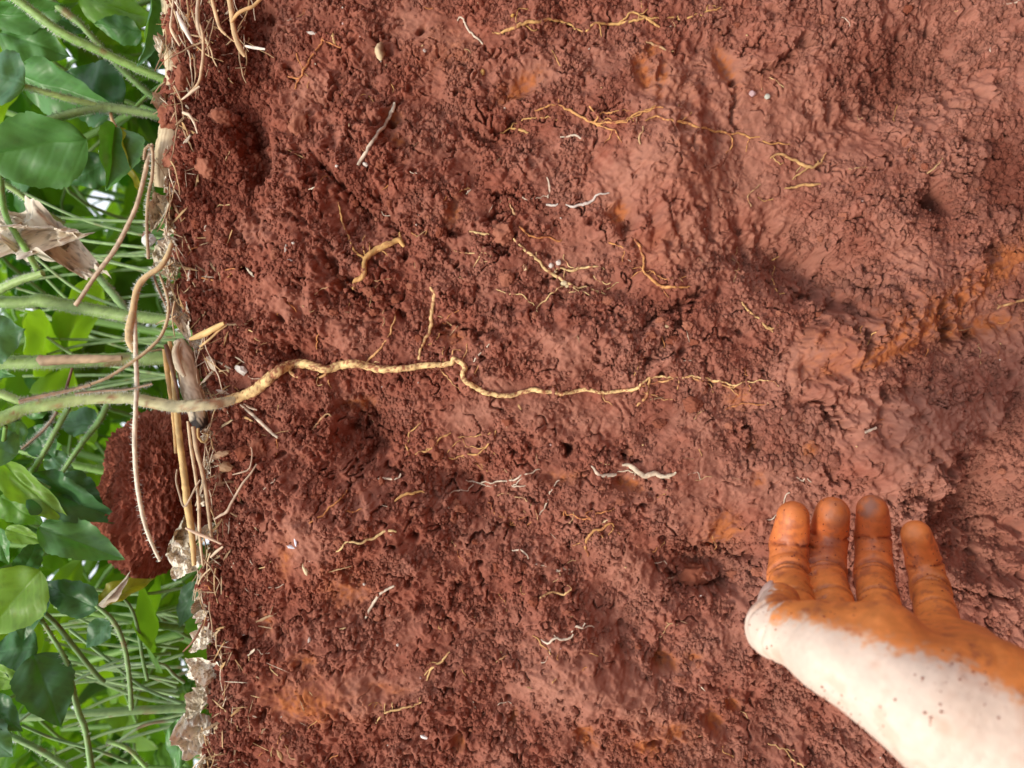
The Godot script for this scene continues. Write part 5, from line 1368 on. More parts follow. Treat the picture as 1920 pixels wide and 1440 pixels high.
func litter() -> void:
	var tints := []
	for k in [[0.60, 0.44, 0.25], [0.54, 0.36, 0.17], [0.68, 0.57, 0.42], [0.40, 0.26, 0.14], [0.56, 0.34, 0.14], [0.30, 0.17, 0.09]]:
		var m: StandardMaterial3D = M.straw.duplicate()
		m.resource_name = "straw_tint"
		m.albedo_color = Color(k[0], k[1], k[2]).linear_to_srgb()
		tints.append(m)
	var forms := []
	for k in 6:
		forms.append(sliver(k + 5, [0.0, 0.06, 0.14, -0.1, 0.22, 0.03][k]))
	rng.seed = 808
	# the ribbed stalk on the rim, behind the clods
	var o := thing("ribbed_stalk", "pale ribbed piece of dry stalk lying along the rim behind red clods", "stalk", P(322, 180, -0.014))
	var ribs := func(t: float, out: Vector3, w: float, p: Vector3) -> Color:
		var rib := 0.5 + 0.5 * cos(atan2(out.y, out.z) * 26.0)
		return Color(0.70, 0.58, 0.38).lerp(Color(0.30, 0.18, 0.09), 0.6 * rib * rib + clampf(wob.get_noise_3dv(p * 1500.0) * 2.0 - 0.4, 0.0, 0.5)) * (1.0 + 0.3 * w)
	free_tube(o, "shaft", [318, -60, 16, -0.006, 320, 0, 17, -0.006, 325, 80, 17, -0.006, 328, 150, 17, -0.006, 330, 178, 16, -0.007], ribs, M.straw, 0, 44)
	free_tube(o, "shaft", [333, 168, 19, -0.006, 328, 210, 21, -0.006, 322, 245, 22, -0.006, 312, 300, 22, -0.006, 308, 330, 21, -0.007, 306, 352, 15, -0.008], ribs, M.straw, 0, 44)
	# straws that lie along the rim
	for r in [
		["long golden straw lying along the rim in front of the dug heap", [318, 640, 4, 0.004, 324, 700, 5, 0.005, 330, 760, 5.5, 0.006, 337, 830, 6, 0.007, 345, 890, 6.5, 0.008, 352, 950, 7, 0.008, 360, 1005, 6, 0.008, 364, 1060, 4, 0.007], Color(0.68, 0.47, 0.20)],
		["thin golden straw beside the long one on the rim, broken at its lower end", [308, 655, 4, 0.002, 314, 700, 5, 0.003, 321, 745, 5, 0.004, 326, 790, 4, 0.004, 330, 850, 3.5, 0.005], Color(0.58, 0.36, 0.15)],
		["dark brown rotten straw piece at the foot of the sheathed stem", [310, 646, 4, 0.008, 316, 665, 5, 0.008, 322, 690, 4, 0.008, 332, 730, 3, 0.008, 336, 760, 2, 0.008], Color(0.16, 0.08, 0.045)],
		["golden split straw chip sticking out over the soil just right of the rim", [356, 636, 3, 0.014, 372, 630, 6, 0.015, 390, 622, 6.5, 0.017, 408, 612, 5.5, 0.019, 420, 606, 3, 0.02], Color(0.70, 0.47, 0.19)],
		["thin straw fibre under the golden split chip", [375, 650, 2, 0.013, 395, 634, 2.4, 0.016, 412, 618, 2, 0.017, 425, 610, 1.2, 0.017], Color(0.60, 0.40, 0.18)],
		["bundle of grey weathered fibres hanging below the black stump", [362, 800, 4, 0.012, 368, 840, 4.5, 0.013, 378, 880, 4, 0.013, 386, 920, 4, 0.013, 392, 970, 3.5, 0.012, 396, 1010, 2.5, 0.01], Color(0.52, 0.38, 0.23)],
		["pale weathered fibre running down beside the grey bundle", [352, 790, 2.5, 0.012, 358, 840, 3, 0.013, 366, 890, 3, 0.014, 372, 940, 3, 0.014, 374, 1000, 3, 0.013, 380, 1060, 2, 0.011], Color(0.64, 0.49, 0.31)],
		["curly grey fibre looping between the straws on the rim", [332, 880, 1.5, 0.012, 330, 900, 2, 0.013, 336, 925, 2, 0.014, 345, 950, 2.2, 0.015, 356, 935, 2, 0.016, 366, 915, 2, 0.017, 375, 900, 1.5, 0.017], Color(0.42, 0.31, 0.21)],
		["forked grey brown twig leaning from the soil towards the rim", [481, 870, 1.4, 0.012, 470, 888, 2, 0.013, 456, 905, 2.2, 0.014, 444, 925, 2.4, 0.014, 432, 946, 2.6, 0.014, 425, 960, 3, 0.014, 414, 966, 2.6, 0.013, 401, 974, 1.4, 0.012], Color(0.50, 0.37, 0.26)],
		["thin grey twig crossing the forked one", [436, 890, 1.2, 0.013, 455, 885, 1.6, 0.014, 468, 878, 1.6, 0.014, 473, 850, 1.4, 0.013, 470, 838, 1, 0.013], Color(0.46, 0.33, 0.23)],
		["dry grass blade slanting over the soil below the rim straws", [348, 990, 2, 0.013, 368, 1000, 3, 0.014, 390, 1008, 3, 0.014, 415, 1020, 1.6, 0.014], Color(0.62, 0.44, 0.30)],
		["pale split straw pointing at the row of brown chips", [395, 1045, 2, 0.012, 405, 1035, 3, 0.013, 418, 1025, 2, 0.013], Color(0.70, 0.55, 0.38)],
		["stiff tan straw standing in the crumbs at the top left", [429, -6, 5, 0.014, 434, 25, 5, 0.015, 438, 55, 5, 0.015, 446, 82, 5.5, 0.015, 454, 98, 5, 0.014, 459, 106, 2.5, 0.013], Color(0.62, 0.42, 0.22)],
		["tan root bow arching out of the top edge at the left", [434, 42, 2.4, 0.016, 445, 26, 3.4, 0.018, 460, 17, 3.6, 0.02, 474, 12, 3.4, 0.02, 492, -6, 3, 0.02], Color(0.60, 0.36, 0.15)],
		["white straw splinter at the foot of the standing tan straw", [460, 86, 2, 0.014, 475, 89, 3, 0.015, 497, 92, 1.8, 0.015], Color(0.80, 0.72, 0.62)],
		["white flat straw leaning against the ribbed stalk at the top left", [331, 22, 2.5, 0.012, 340, 42, 4.5, 0.013, 350, 60, 4.5, 0.014, 361, 82, 2, 0.014], Color(0.78, 0.70, 0.60)],
		["bent thin straw folded over the rim clod at the top left", [325, 0, 2, 0.012, 322, 30, 2.2, 0.014, 320, 52, 2.6, 0.015, 326, 66, 3, 0.015, 337, 86, 1.6, 0.015], Color(0.72, 0.55, 0.36)],
		["grey straw hanging from the top edge between clods", [372, -6, 3, 0.012, 370, 25, 4, 0.013, 372, 50, 4, 0.014, 378, 72, 2, 0.014], Color(0.56, 0.42, 0.28)],
		["tan straw hanging from the top edge nearer the soil", [396, -6, 3, 0.012, 404, 25, 3.5, 0.013, 412, 52, 3, 0.014, 424, 66, 2, 0.014], Color(0.64, 0.44, 0.24)],
		["long brown straw with a joint hanging over the rim clods", [374, 45, 2, 0.014, 380, 65, 2.6, 0.015, 381, 100, 3, 0.016, 378, 130, 3.4, 0.017, 372, 155, 2.6, 0.017, 355, 175, 2.4, 0.016, 340, 187, 1.4, 0.015], Color(0.60, 0.42, 0.25)],
		["pale straw lying across the long brown straw", [342, 186, 1.5, 0.016, 360, 172, 2.4, 0.018, 374, 162, 2, 0.018], Color(0.74, 0.60, 0.42)],
		["pale bent straw on the big rim clod below the ribbed stalk", [343, 211, 3, 0.013, 354, 215, 3, 0.014, 364, 230, 2.4, 0.014, 370, 250, 1.4, 0.013], Color(0.70, 0.56, 0.40)],
	]:
		var pts: Array = r[1]
		var at := P(pts[0], pts[1], pts[3])
		var t := thing("straw", r[0], "straw", at)
		free_tube(t, "stalk", pts, weathered(r[2], 0.22), M.straw, 0, 9)
	# stump of rotten stalk with a black end, and the pale sheath above it
	var st := thing("stump", "pale fibrous stump on the rim with a charred black lower end", "stump", P(345, 690, -0.004))
	var fibre := func(t: float, out: Vector3, w: float, p: Vector3) -> Color:
		var rib := wob.get_noise_2d(atan2(out.x, out.z) * 260.0, t * 120.0)
		return Color(0.76, 0.65, 0.49).lerp(Color(0.30, 0.20, 0.12), clampf(0.1 + 2.0 * rib, 0.0, 0.7)).lerp(Color(0.03, 0.022, 0.02), smoothstep(0.80, 0.92, t + 0.25 * rib))
	free_tube(st, "sheath", [335, 640, 10, -0.002, 345, 665, 17, 0.0, 352, 700, 19, 0.0, 360, 735, 19, 0.0, 368, 765, 18, 0.002, 374, 790, 16, 0.003, 377, 804, 12, 0.004], fibre, M.straw, 0, 28)
	free_tube(st, "splinter", [335, 640, 4, 0.006, 328, 660, 6, 0.008, 336, 690, 7, 0.01, 346, 706, 3, 0.01], weathered(Color(0.66, 0.55, 0.38), 0.1), M.straw)
	free_tube(st, "splinter", [372, 800, 3, 0.006, 372, 820, 2.5, 0.007, 384, 830, 2.4, 0.008, 390, 815, 2, 0.009, 382, 812, 1, 0.009], weathered(Color(0.62, 0.42, 0.18), 0.2), M.straw)
	# crumpled pale dead leaves at the rim
	for r in [
		["crumpled whitish dead leaf in the notch of the rim below the straws", "pale_dead", 1, [368, 1020, -0.006], [318, 1085, 0.002], 64, 10],
		["greenish grey folded dead leaf between the heap and the straws", "dead", 2, [352, 965, -0.004], [312, 1045, -0.002], 40, -20],
		["small pale dead leaf with black spots beside a reddish twig", "pale_dead", 0, [406, 1180, -0.004], [352, 1222, 0.002], 46, 20],
		["pale curled dead leaf with ribs just under the spotted one", "pale_dead", 2, [408, 1262, -0.002], [346, 1236, 0.004], 46, -10],
		["dead leaf folded under the ribbed curled one", "pale_dead", 1, [412, 1300, -0.002], [356, 1252, -0.002], 40, 20],
		["grey pleated dead leaf hanging at the rim near the bottom", "dead", 2, [400, 1300, -0.004], [345, 1350, 0.002], 44, 20],
		["large whitish dead leaf at the bottom end of the rim", "pale_dead", 1, [352, 1335, -0.002], [392, 1455, -0.002], 70, 15],
		["tattered grey dead leaf stuck to the rim near the brown seed", "dead", 1, [318, 470, -0.008], [286, 500, -0.004], 40, 15],
		["pale dead leaf shred on the rim between the stems", "pale_dead", 0, [336, 560, -0.006], [352, 640, 0.004], 34, 10],
		["grey dry leaf scrap above the brown seed", "dead", 2, [312, 370, -0.006], [282, 436, 0.0], 34, 10],
	]:
		var t := thing("dead_leaf", r[0], "dead leaf", P(r[3][0], r[3][1], r[3][2]))
		leaf(t, r[1], r[2], r[3], r[4], r[5], r[6], "blade", dead_forms)
	# little chips, countless alike
	rng.seed = 55
	for k in 330:
		var px := 0.0
		var py := rng.randf_range(-10, 1450)
		var near := absf(rng.randfn(0.0, 1.0))
		px = rim(py) + 2.0 + near * near * 26.0
		if py < 130.0 and rng.randf() < 0.6:
			px = rng.randf_range(325, 480)
		if k > 280:
			px = rng.randf_range(480, 1400)
		var p := on_face(px, py)
		var long_ := rng.randf_range(8, 40) * S
		var wide := rng.randf_range(1.1, 2.6) * S * (1.0 if rng.randf() < 0.75 else 2.6)
		if k > 280:
			long_ *= 0.5
			wide *= 0.7
		var a := rng.randf() * TAU
		var y := Vector3(cos(a), sin(a), rng.randf_range(-0.3, 0.6)).normalized()
		var x := y.cross(Vector3(rng.randf_range(-0.5, 0.5), rng.randf_range(-0.2, 0.8), 1)).normalized()
		var c := part(self, "straw_chip", forms[rng.randi() % 6], tints[rng.randi() % 6], Transform3D(Basis(x * wide, y * long_, x.cross(y) * wide), p + Vector3(0, 0, 0.0008 + absf(y.z) * long_ * 0.4 + (rng.randf() * 0.004 if near < 0.6 else 0.0))))
		if k > 280:
			tag(c, "tiny pale plant fragment stuck in the open soil face", "straw", "plant fragments in the soil face")
		else:
			tag(c, "short dry straw chip among the crumbs along the rim", "straw", "straw chips along the rim")
	# the mat of dead leaf scraps and loose fibres that edges the field
	rng.seed = 66
	for k in 46:
		var py := 20.0 + k * 31.5 + rng.randf_range(-16, 16)
		var px := rim(py) + rng.randf_range(-14, 12)
		var a := PI * 0.5 + rng.randf_range(-0.7, 0.7)
		var reach := rng.randf_range(26, 60)
		var z := rng.randf_range(-0.012, 0.001)
		var t := thing("dead_leaf", "small pale dead leaf scrap in the litter mat along the rim", "dead leaf", P(px, py, z), "dead leaf scraps in the litter mat")
		leaf(t, ["pale_dead", "pale_dead", "dead"][k % 3], k, [px, py, z], [px - cos(a) * reach * 0.5, py + sin(a) * reach, z + rng.randf_range(-0.004, 0.004)], rng.randf_range(16, 34), rng.randf_range(-40, 40), "blade", dead_forms)
	for k in 135:
		var py := rng.randf_range(-20, 1440)
		var px := rim(py) + rng.randfn(0.0, 11.0)
		if k >= 95:
			py = rng.randf_range(-60, 110)
			px = rng.randf_range(322, 470)
		var z := rng.randf_range(-0.006, 0.009) if k < 95 else face_z(P(px, py, 0.0)) + 0.002
		var a := PI * 0.5 + rng.randfn(0.0, 0.4)
		var flat := []
		var r := rng.randf_range(0.8, 2.0)
		for q in 6:
			flat.append_array([px, py, r * (1.0 - 0.1 * q), z])
			a += rng.randf_range(-0.3, 0.3)
			px += cos(a) * 14.0
			py += sin(a) * 14.0
			px = lerpf(px, rim(py), 0.12 if k < 95 else 0.0)
			if k >= 95:
				z = maxf(z, face_z(P(px, py, z)) + 0.001)
			z += rng.randf_range(-0.0015, 0.002)
		var f := thing("straw_fibre", "loose dry straw fibre tangled in the litter along the rim", "straw", P(flat[0], flat[1], flat[3]), "straw fibres along the rim")
		free_tube(f, "fibre", flat, weathered([Color(0.66, 0.5, 0.3), Color(0.58, 0.4, 0.2), Color(0.74, 0.62, 0.45), Color(0.42, 0.29, 0.17)][k % 4], 0.3), M.straw, 0, 6)
	# hair roots that fringe the top soil
	for k in 60:
		var py := rng.randf_range(0, 1440) if k < 36 else rng.randf_range(0, 130)
		var px := rim(py) + rng.randf_range(14, 130)
		var a := rng.randf() * TAU
		var flat := []
		var x := px
		var y := py
		for q in 6:
			flat.append_array([x, y, 0.8 + rng.randf() * 0.5])
			a += rng.randf_range(-0.7, 0.7)
			x += cos(a) * 6.0
			y += sin(a) * 6.0
		root("fine dry root hair fringing the loose top soil", [TAN, CREAM, ORANGE, GREY][rng.randi() % 4], [flat], "rootlet", "root", "root hairs in the top soil", 0.4, 1.5)


func lump(kind: String, label: String, category: String, px: float, py: float, rx: float, ry: float, deg: float, color: Color, form := 0, up := 0.4, group := "") -> void:
	var m: StandardMaterial3D = M.straw.duplicate()
	m.resource_name = kind
	m.albedo_color = color.linear_to_srgb()
	var at := on_face(px, py)
	var basis := Basis(Vector3(0, 0, 1), -deg_to_rad(deg)) * Basis().scaled(Vector3(ry, rx, minf(rx, ry)) * S)
	at.z += minf(rx, ry) * S * up
	tag(part(self, kind, rocks[form], m, Transform3D(basis, at)), label, category, group)


func specks() -> void:
	var bone := Color(0.64, 0.57, 0.50)
	var o := thing("bud_husk", "brown and cream bud husk lodged in the upper face", "seed husk", on_face(716, 98))
	var h := Buf.new()
	var pts := PackedVector3Array()
	var rad := PackedFloat32Array()
	for k in 8:
		var t := k / 7.0
		pts.append(Vector3(lerpf(0.0048, -0.0052, t), 0.0008 * sin(t * 3.0), 0.0018 + 0.001 * sin(t * PI)))
		rad.append(0.0027 * pow(sin(PI * clampf(0.06 + 0.84 * t, 0.0, 1.0)), 0.8))
	tube(h, pts, rad, 12, func(t: float, out: Vector3, w: float, p: Vector3) -> Color: return Color(0.22, 0.11, 0.06).lerp(Color(0.62, 0.48, 0.28), smoothstep(0.3, 0.75, t + 0.3 * out.y + 0.4 * w)), 0.2)
	part(o, "shell", h.mesh(), M.straw)
	for r in [
		["pebble", "white pebble right of the bud husk", "pebble", 796, 97, 4, 5, 0, bone, 0],
		["seed", "small yellow seed at the top middle of the face", "seed", 905, 136, 6, 4, 80, Color(0.58, 0.33, 0.1), 4],
		["seed", "tiny yellow grain beside the long yellow root", "seed", 961, 30, 3, 4, 60, Color(0.6, 0.34, 0.08), 1],
		["nodule", "upper left white root nodule above the branched root", "root nodule", 1034, 498, 4.4, 4.8, 0, bone, 4],
		["nodule", "upper right white root nodule above the branched root", "root nodule", 1047, 493, 4.6, 5, 20, bone, 5],
		["nodule", "cream nodule on the strand between the white pair and the fork", "root nodule", 1041, 510, 4, 4, 0, Color(0.62, 0.5, 0.3), 4],
		["nodule", "largest nodule at the fork of the branched root", "root nodule", 1057, 532, 5.5, 5, 0, Color(0.7, 0.6, 0.38), 5],
		["nodule", "nodule touching the largest one on its lower side", "root nodule", 1064, 536, 4, 4, 0, Color(0.62, 0.5, 0.3), 4],
		["larva", "white oblong insect egg near the bottom of the face", "insect egg", 795, 1381, 6.5, 3.6, 20, Color(0.9, 0.88, 0.85), 5],
		["mould_speck", "white curved mould speck left of the orange smear near the bottom", "mould", 580, 1200, 3, 5, 10, bone, 0],
		["mould_speck", "white hooked mould speck near the left lower edge of the face", "mould", 460, 1188, 6, 3, -20, bone, 1],
		["mould_speck", "small white grain right of the lower smears", "mould", 746, 1209, 2.4, 3, 0, bone, 2],
		["mould_speck", "white dot above the smooth bent straw", "mould", 683, 1095, 3, 2.6, 0, bone, 3],
		["mould_speck", "vertical white mould streak in the red clay left of the orange stub", "mould", 536, 466, 2.6, 9, 6, bone, 0],
		["mould_speck", "white dash just under the mould streak", "mould", 544, 488, 5, 2, 10, bone, 1],
		["mould_speck", "white dot to the right of the mould streak", "mould", 550, 456, 3, 2.4, 0, bone, 2],
		["mould_speck", "fluffy white mould bits on the topsoil near the top edge", "mould", 586, 63, 18, 3, 4, bone, 1],
		["mould_speck", "pale flake at the lower end of the white stick", "mould", 686, 309, 5, 3.4, 30, bone, 2],
		["mould_speck", "white grain left of the lower end of the white stick", "mould", 631, 311, 3, 2.4, 0, bone, 3],
		["plastic_flake", "bluish white shiny flake on the lower left of the face", "flake", 547, 1026, 10, 3, 15, Color(0.72, 0.72, 0.78), 0],
		["plastic_flake", "upright bluish splinter beside the shiny flake", "flake", 554, 1014, 2.2, 12, -8, Color(0.80, 0.82, 0.92), 1],
		["stone", "pale violet stone in the upper right clay", "stone", 1411, 176, 6, 6, 0, Color(0.5, 0.33, 0.33), 4],
		["stone", "greenish grey stone next to the pale violet one", "stone", 1438, 182, 4.6, 5, 0, Color(0.5, 0.5, 0.42), 5],
		["chip", "white straw chip on the red clay just below the rim seed", "chip", 386, 428, 2.6, 11, 0, Color(0.74, 0.64, 0.5), 0],
		["chip", "white straw chip pointing down below the first white chip", "chip", 355, 518, 3, 13, 10, Color(0.76, 0.66, 0.54), 1],
		["chip", "broad whitish bark chip on the taproot's upper side near the rim", "chip", 455, 694, 12, 8, 30, Color(0.68, 0.64, 0.58), 2],
		["chip", "whitish bark chip under the golden split straw", "chip", 396, 680, 7, 15, -30, Color(0.7, 0.6, 0.46), 3],
		["chip", "brown bark chip shaped like a seed near the forked twig", "chip", 425, 876, 15, 9, 15, Color(0.4, 0.24, 0.13), 0],
		["chip", "striped brown bark chip above the seed shaped one", "chip", 416, 852, 17, 7, -20, Color(0.42, 0.26, 0.15), 1],
		["chip", "dark brown bark chip pointing down at the forked twig", "chip", 412, 898, 6, 14, -20, Color(0.28, 0.14, 0.08), 2],
		["chip", "pale chip below the start of the taproot", "chip", 417, 735, 12, 4, 15, Color(0.62, 0.5, 0.4), 3],
		["chip", "tan husk lying near the bottom left of the face", "chip", 525, 1414, 4, 12, -25, Color(0.6, 0.42, 0.2), 0],
		["chip", "yellow fragment with a white crust in the orange streak", "chip", 573, 1068, 4, 12, -20, Color(0.68, 0.56, 0.34), 1],
		["chip", "yellow chip beside the branched fine root at the top", "chip", 626, 72, 3.6, 10, -10, Color(0.55, 0.34, 0.14), 2],
		["chip", "tan wedge chip under the square clod", "chip", 984, 502, 4, 9, -20, Color(0.6, 0.42, 0.24), 3],
		["chip", "pale chip with a root tail in the cleft right of centre", "chip", 1250, 612, 5, 3, 10, Color(0.62, 0.45, 0.26), 0],
		["seed", "round brown seed in the white mould on the rim", "seed", 277, 441, 8, 9, 0, Color(0.26, 0.10, 0.06), 4],
		["snail_shell", "small dark grey shell beside the brown seed on the rim", "shell", 307, 457, 12, 9, -10, Color(0.13, 0.14, 0.12), 5],
		["mould_speck", "white mould patch around the brown seed on the rim", "mould", 280, 449, 14, 12, 0, Color(0.82, 0.8, 0.76), 3],
	]:
		lump(r[0], r[1], r[2], r[3], r[4], r[5], r[6], r[7], r[8], r[9])
	rng.seed = 99
	for k in 42:
		lump("pale_grain", "tiny pale grain in the red soil", "grain", rng.randf_range(440, 1880), rng.randf_range(10, 1430), rng.randf_range(1.0, 2.2), rng.randf_range(1.0, 2.4), rng.randf() * 180.0, [bone, Color(0.6, 0.5, 0.42), Color(0.62, 0.42, 0.2), Color(0.55, 0.36, 0.32)][k % 4], k % 4, 0.3, "pale grains in the soil")


# ------------------------------------------------------------------ the hand

const CELL := 0.0010
var fd := PackedFloat32Array()
var fo := Vector3.ZERO
var fs := Vector3i.ZERO
var pleats := []


func smin(a: float, b: float, k: float) -> float:
	var h := maxf(k - absf(a - b), 0.0) / k
	return minf(a, b) - h * h * k * 0.25


func limb(prims: Array, k: float, open: Array = []) -> void:
	# tapered capsules [a, b, ra, rb] joined smoothly; open = [place, reach]: there the limb melts into the rest, elsewhere it stays apart
	var lo := Vector3.ONE * 1e9
	var hi := -lo
	for p in prims:
		var r := Vector3.ONE * (maxf(p[2], p[3]) + 0.007)
		lo = lo.min(p[0] - r).min(p[1] - r)
		hi = hi.max(p[0] + r).max(p[1] + r)
	var i0 := Vector3i(((lo - fo) / CELL).floor()).clamp(Vector3i.ZERO, fs - Vector3i.ONE)
	var i1 := Vector3i(((hi - fo) / CELL).ceil()).clamp(Vector3i.ZERO, fs - Vector3i.ONE)
	var n := prims.size()
	var A := PackedVector3Array()
	var AB := PackedVector3Array()
	var L := PackedFloat32Array()
	var RA := PackedFloat32Array()
	var RB := PackedFloat32Array()
	for p in prims:
		A.append(p[0])
		AB.append(p[1] - p[0])
		L.append(maxf((p[1] - p[0]).length_squared(), 1e-12))
		RA.append(p[2])
		RB.append(p[3])
	for z in range(i0.z, i1.z + 1):
		for y in range(i0.y, i1.y + 1):
			for x in range(i0.x, i1.x + 1):
				var p := fo + Vector3(x, y, z) * CELL
				var d := 1.0
				for q in n:
					var ap := p - A[q]
					var t := clampf(ap.dot(AB[q]) / L[q], 0.0, 1.0)
					var e := (ap - AB[q] * t).length() - lerpf(RA[q], RB[q], t)
					d = smin(d, e, k) if q else e
				if d < 0.006:
					var at := (z * fs.y + y) * fs.x + x
					var kk := 0.006
					if open.size():
						kk = lerpf(0.0006, 0.006, 1.0 - smoothstep(open[1] * 0.55, open[1], p.distance_to(open[0])))
					fd[at] = smin(fd[at], d, kk)


func finger(knuckle: Vector3, mid: Vector3, end: Vector3, tip: Vector3, r: Array, palm: Vector3) -> void:
	# three tapered segments with soft pads on the palm side and pleats at the joints
	var pad := palm.normalized()
	limb([[knuckle, mid, r[0], r[1]], [mid, end, r[1], r[2]], [end, tip, r[2], r[3]],
		[knuckle.lerp(mid, 0.3) + pad * r[0] * 0.25, knuckle.lerp(mid, 0.72) + pad * r[0] * 0.22, r[0] * 0.86, r[1] * 0.86],
		[mid.lerp(end, 0.28) + pad * r[1] * 0.2, mid.lerp(end, 0.72) + pad * r[1] * 0.2, r[1] * 0.86, r[2] * 0.88],
		[end.lerp(tip, 0.42) + pad * r[2] * 0.2, end.lerp(tip, 0.9) + pad * r[2] * 0.18, r[2] * 0.9, r[3] * 0.92]], 0.0028, [knuckle, 0.0150])
	pleats.append([mid, (end - knuckle).normalized(), r[1] * 1.5, pad, 0.0011, 0.0])
	pleats.append([mid.lerp(knuckle, 0.10), (mid - knuckle).normalized(), r[1] * 1.5, pad, 0.0007, 0.3])
	pleats.append([end, (tip - mid).normalized(), r[2] * 1.5, pad, 0.0010, 0.7])
	pleats.append([mid.lerp(end, 0.45), (end - mid).normalized(), r[2] * 1.5, pad, 0.0003, 1.3])
	pleats.append([knuckle.lerp(mid, 0.46), (mid - knuckle).normalized(), r[0] * 1.6, pad, 0.0007, 2.0])


func hand() -> void:
	fo = Vector3(-0.185, -0.255, 0.065)
	fs = Vector3i(160, 190, 195)
	fd.resize(fs.x * fs.y * fs.z)
	fd.fill(0.02)
	var wrist := P(1850, 1372, 0.205)
	# forearm, palm, heel of the hand
	var fore := P(2420, 1840, 0.235)
	var mi := P(1497, 1186, 0.138)
	var mm := P(1569, 1184, 0.134)
	var mr := P(1655, 1184, 0.136)
	var ml := P(1764, 1198, 0.144)
	limb([[wrist + Vector3(0.006, 0.003, -0.004), fore + Vector3(0.016, 0.01, 0), 0.0195, 0.030], [wrist + Vector3(-0.004, 0.003, 0.004), fore + Vector3(-0.014, 0.01, 0.01), 0.0205, 0.032],
		[wrist, mi, 0.019, 0.0088], [wrist, mm, 0.019, 0.0090], [wrist + Vector3(0.002, 0, 0), mr, 0.019, 0.0088], [wrist + Vector3(0.004, -0.002, 0), ml, 0.019, 0.0084],
		[wrist + Vector3(0.005, -0.004, -0.004), ml + Vector3(-0.004, -0.004, 0.014), 0.017, 0.0125]], 0.010)
	# thumb: ball, then two joints folded up towards the index finger
	var tc := P(1745, 1322, 0.205)
	var tm := P(1562, 1224, 0.186)
	var ti := P(1455, 1178, 0.166)
	var tt := P(1463, 1130, 0.143)
	limb([[tc, tm, 0.0195, 0.0128], [tm, ti, 0.0128, 0.0092], [ti, tt, 0.0092, 0.0076], [tc.lerp(tm, 0.4) + Vector3(0.005, 0, -0.012), tm + Vector3(0.003, 0, -0.010), 0.019, 0.011]], 0.006)
	var up := Vector3(0, 0, 1)
	finger(mi, P(1477, 1085, 0.106), P(1479, 1020, 0.094), P(1487, 968, 0.102), [0.0087, 0.0082, 0.0078, 0.0065], up + Vector3(0.35, 0, 0))
	finger(mm, P(1546, 1078, 0.102), P(1553, 1003, 0.088), P(1560, 962, 0.100), [0.0091, 0.0084, 0.0080, 0.0069], up + Vector3(0.35, 0, 0))
	finger(mr, P(1638, 1080, 0.102), P(1636, 1007, 0.090), P(1635, 955, 0.098), [0.0085, 0.0077, 0.0073, 0.0062], up + Vector3(0.35, 0, 0))
	finger(ml, P(1744, 1110, 0.112), P(1732, 1055, 0.103), P(1717, 1002, 0.110), [0.0081, 0.0074, 0.0068, 0.0058], up + Vector3(0.35, 0, 0))
	var back := Vector3(0.25, 0.8, 0.55).normalized()
	pleats.append([ti, (tt - tm).normalized(), 0.0125, back, 0.0006, 0.4])
	pleats.append([ti.lerp(tt, 0.13), (tt - ti).normalized(), 0.012, back, 0.0005, 1.1])
	pleats.append([ti.lerp(tm, 0.12), (ti - tm).normalized(), 0.0125, back, 0.0005, 2.1])
	pleats.append([tt.lerp(ti, 0.35), (tt - ti).normalized(), 0.011, Vector3(0.3, -0.8, 0.4), 0.0008, 0.2])
	pleats.append([P(1800, 1222, 0.165), Vector3(0.9, 0.35, -0.3).normalized(), 0.016, Vector3(0.9, 0, 0.5), 0.0007, 1.7])
	pleats.append([P(1640, 1168, 0.152), Vector3(0.8, 0.1, -0.6).normalized(), 0.022, Vector3(0.9, 0, 0.5), 0.0006, 0.9])
	var b := Buf.new()
	nets(b)
	# folds and creases
	for k in b.v.size():
		var p := b.v[k]
		var dig := 0.0
		for q in pleats:
			var off: Vector3 = p - q[0]
			var s: float = off.dot(q[1])
			if absf(s) < 0.006 and off.length() < q[2] and b.n[k].dot(q[3]) > -0.1:
				s += 0.0006 * sin(off.x * 420.0 + q[5] * 9.0) + 0.0008 * wob.get_noise_3dv(p * 4000.0)
				dig += 1.35 * q[4] * exp(-s * s / 3.6e-7) - q[4] * 0.28 * exp(-pow((absf(s) - 0.0019) / 0.0013, 2.0))
		var run := (p - wrist).dot((fore - wrist).normalized())
		if run > -0.06 and p.z > 0.15:
			dig += 0.00022 * pow(absf(sin(run * 750.0 + 5.0 * wob.get_noise_3dv(p * 900.0))), 10.0) * clampf(0.4 + 2.0 * wob.get_noise_3dv(p * 1500.0), 0.0, 1.0)
		b.v[k] -= b.n[k] * (dig + 0.00022 * wob.get_noise_3dv(p * 5200.0))
	var at_edge := wrist.lerp(fore, 0.34)
	var arm := Buf.new()
	var line := PackedVector3Array()
	var girth := PackedFloat32Array()
	for k in 9:
		line.append(at_edge + (fore - wrist).normalized() * (k * 0.026 - 0.004) + Vector3(0.001, 0.004, 0.003))
		girth.append(0.026 + 0.0011 * k)
	tube(arm, line, girth, 40, func(_t: float, _o: Vector3, _w: float, _p: Vector3) -> Color: return Color.WHITE, 0.0)
	var first := b.v.size()
	b.v.append_array(arm.v)
	b.n.append_array(arm.n)
	for q in arm.i:
		b.i.append(q + first)
	b.smooth()
	# clay stain: the palm side and the fingers; the back of the thumb and the forearm stay pale
	var e0 := P(1440, 1150, 0.158)
	var e1 := P(1540, 1186, 0.17)
	var e2 := P(1735, 1232, 0.19)
	var e3 := P(2000, 1412, 0.215)
	var ends := [e0, e1, e2, e3]
	b.c.resize(b.v.size())
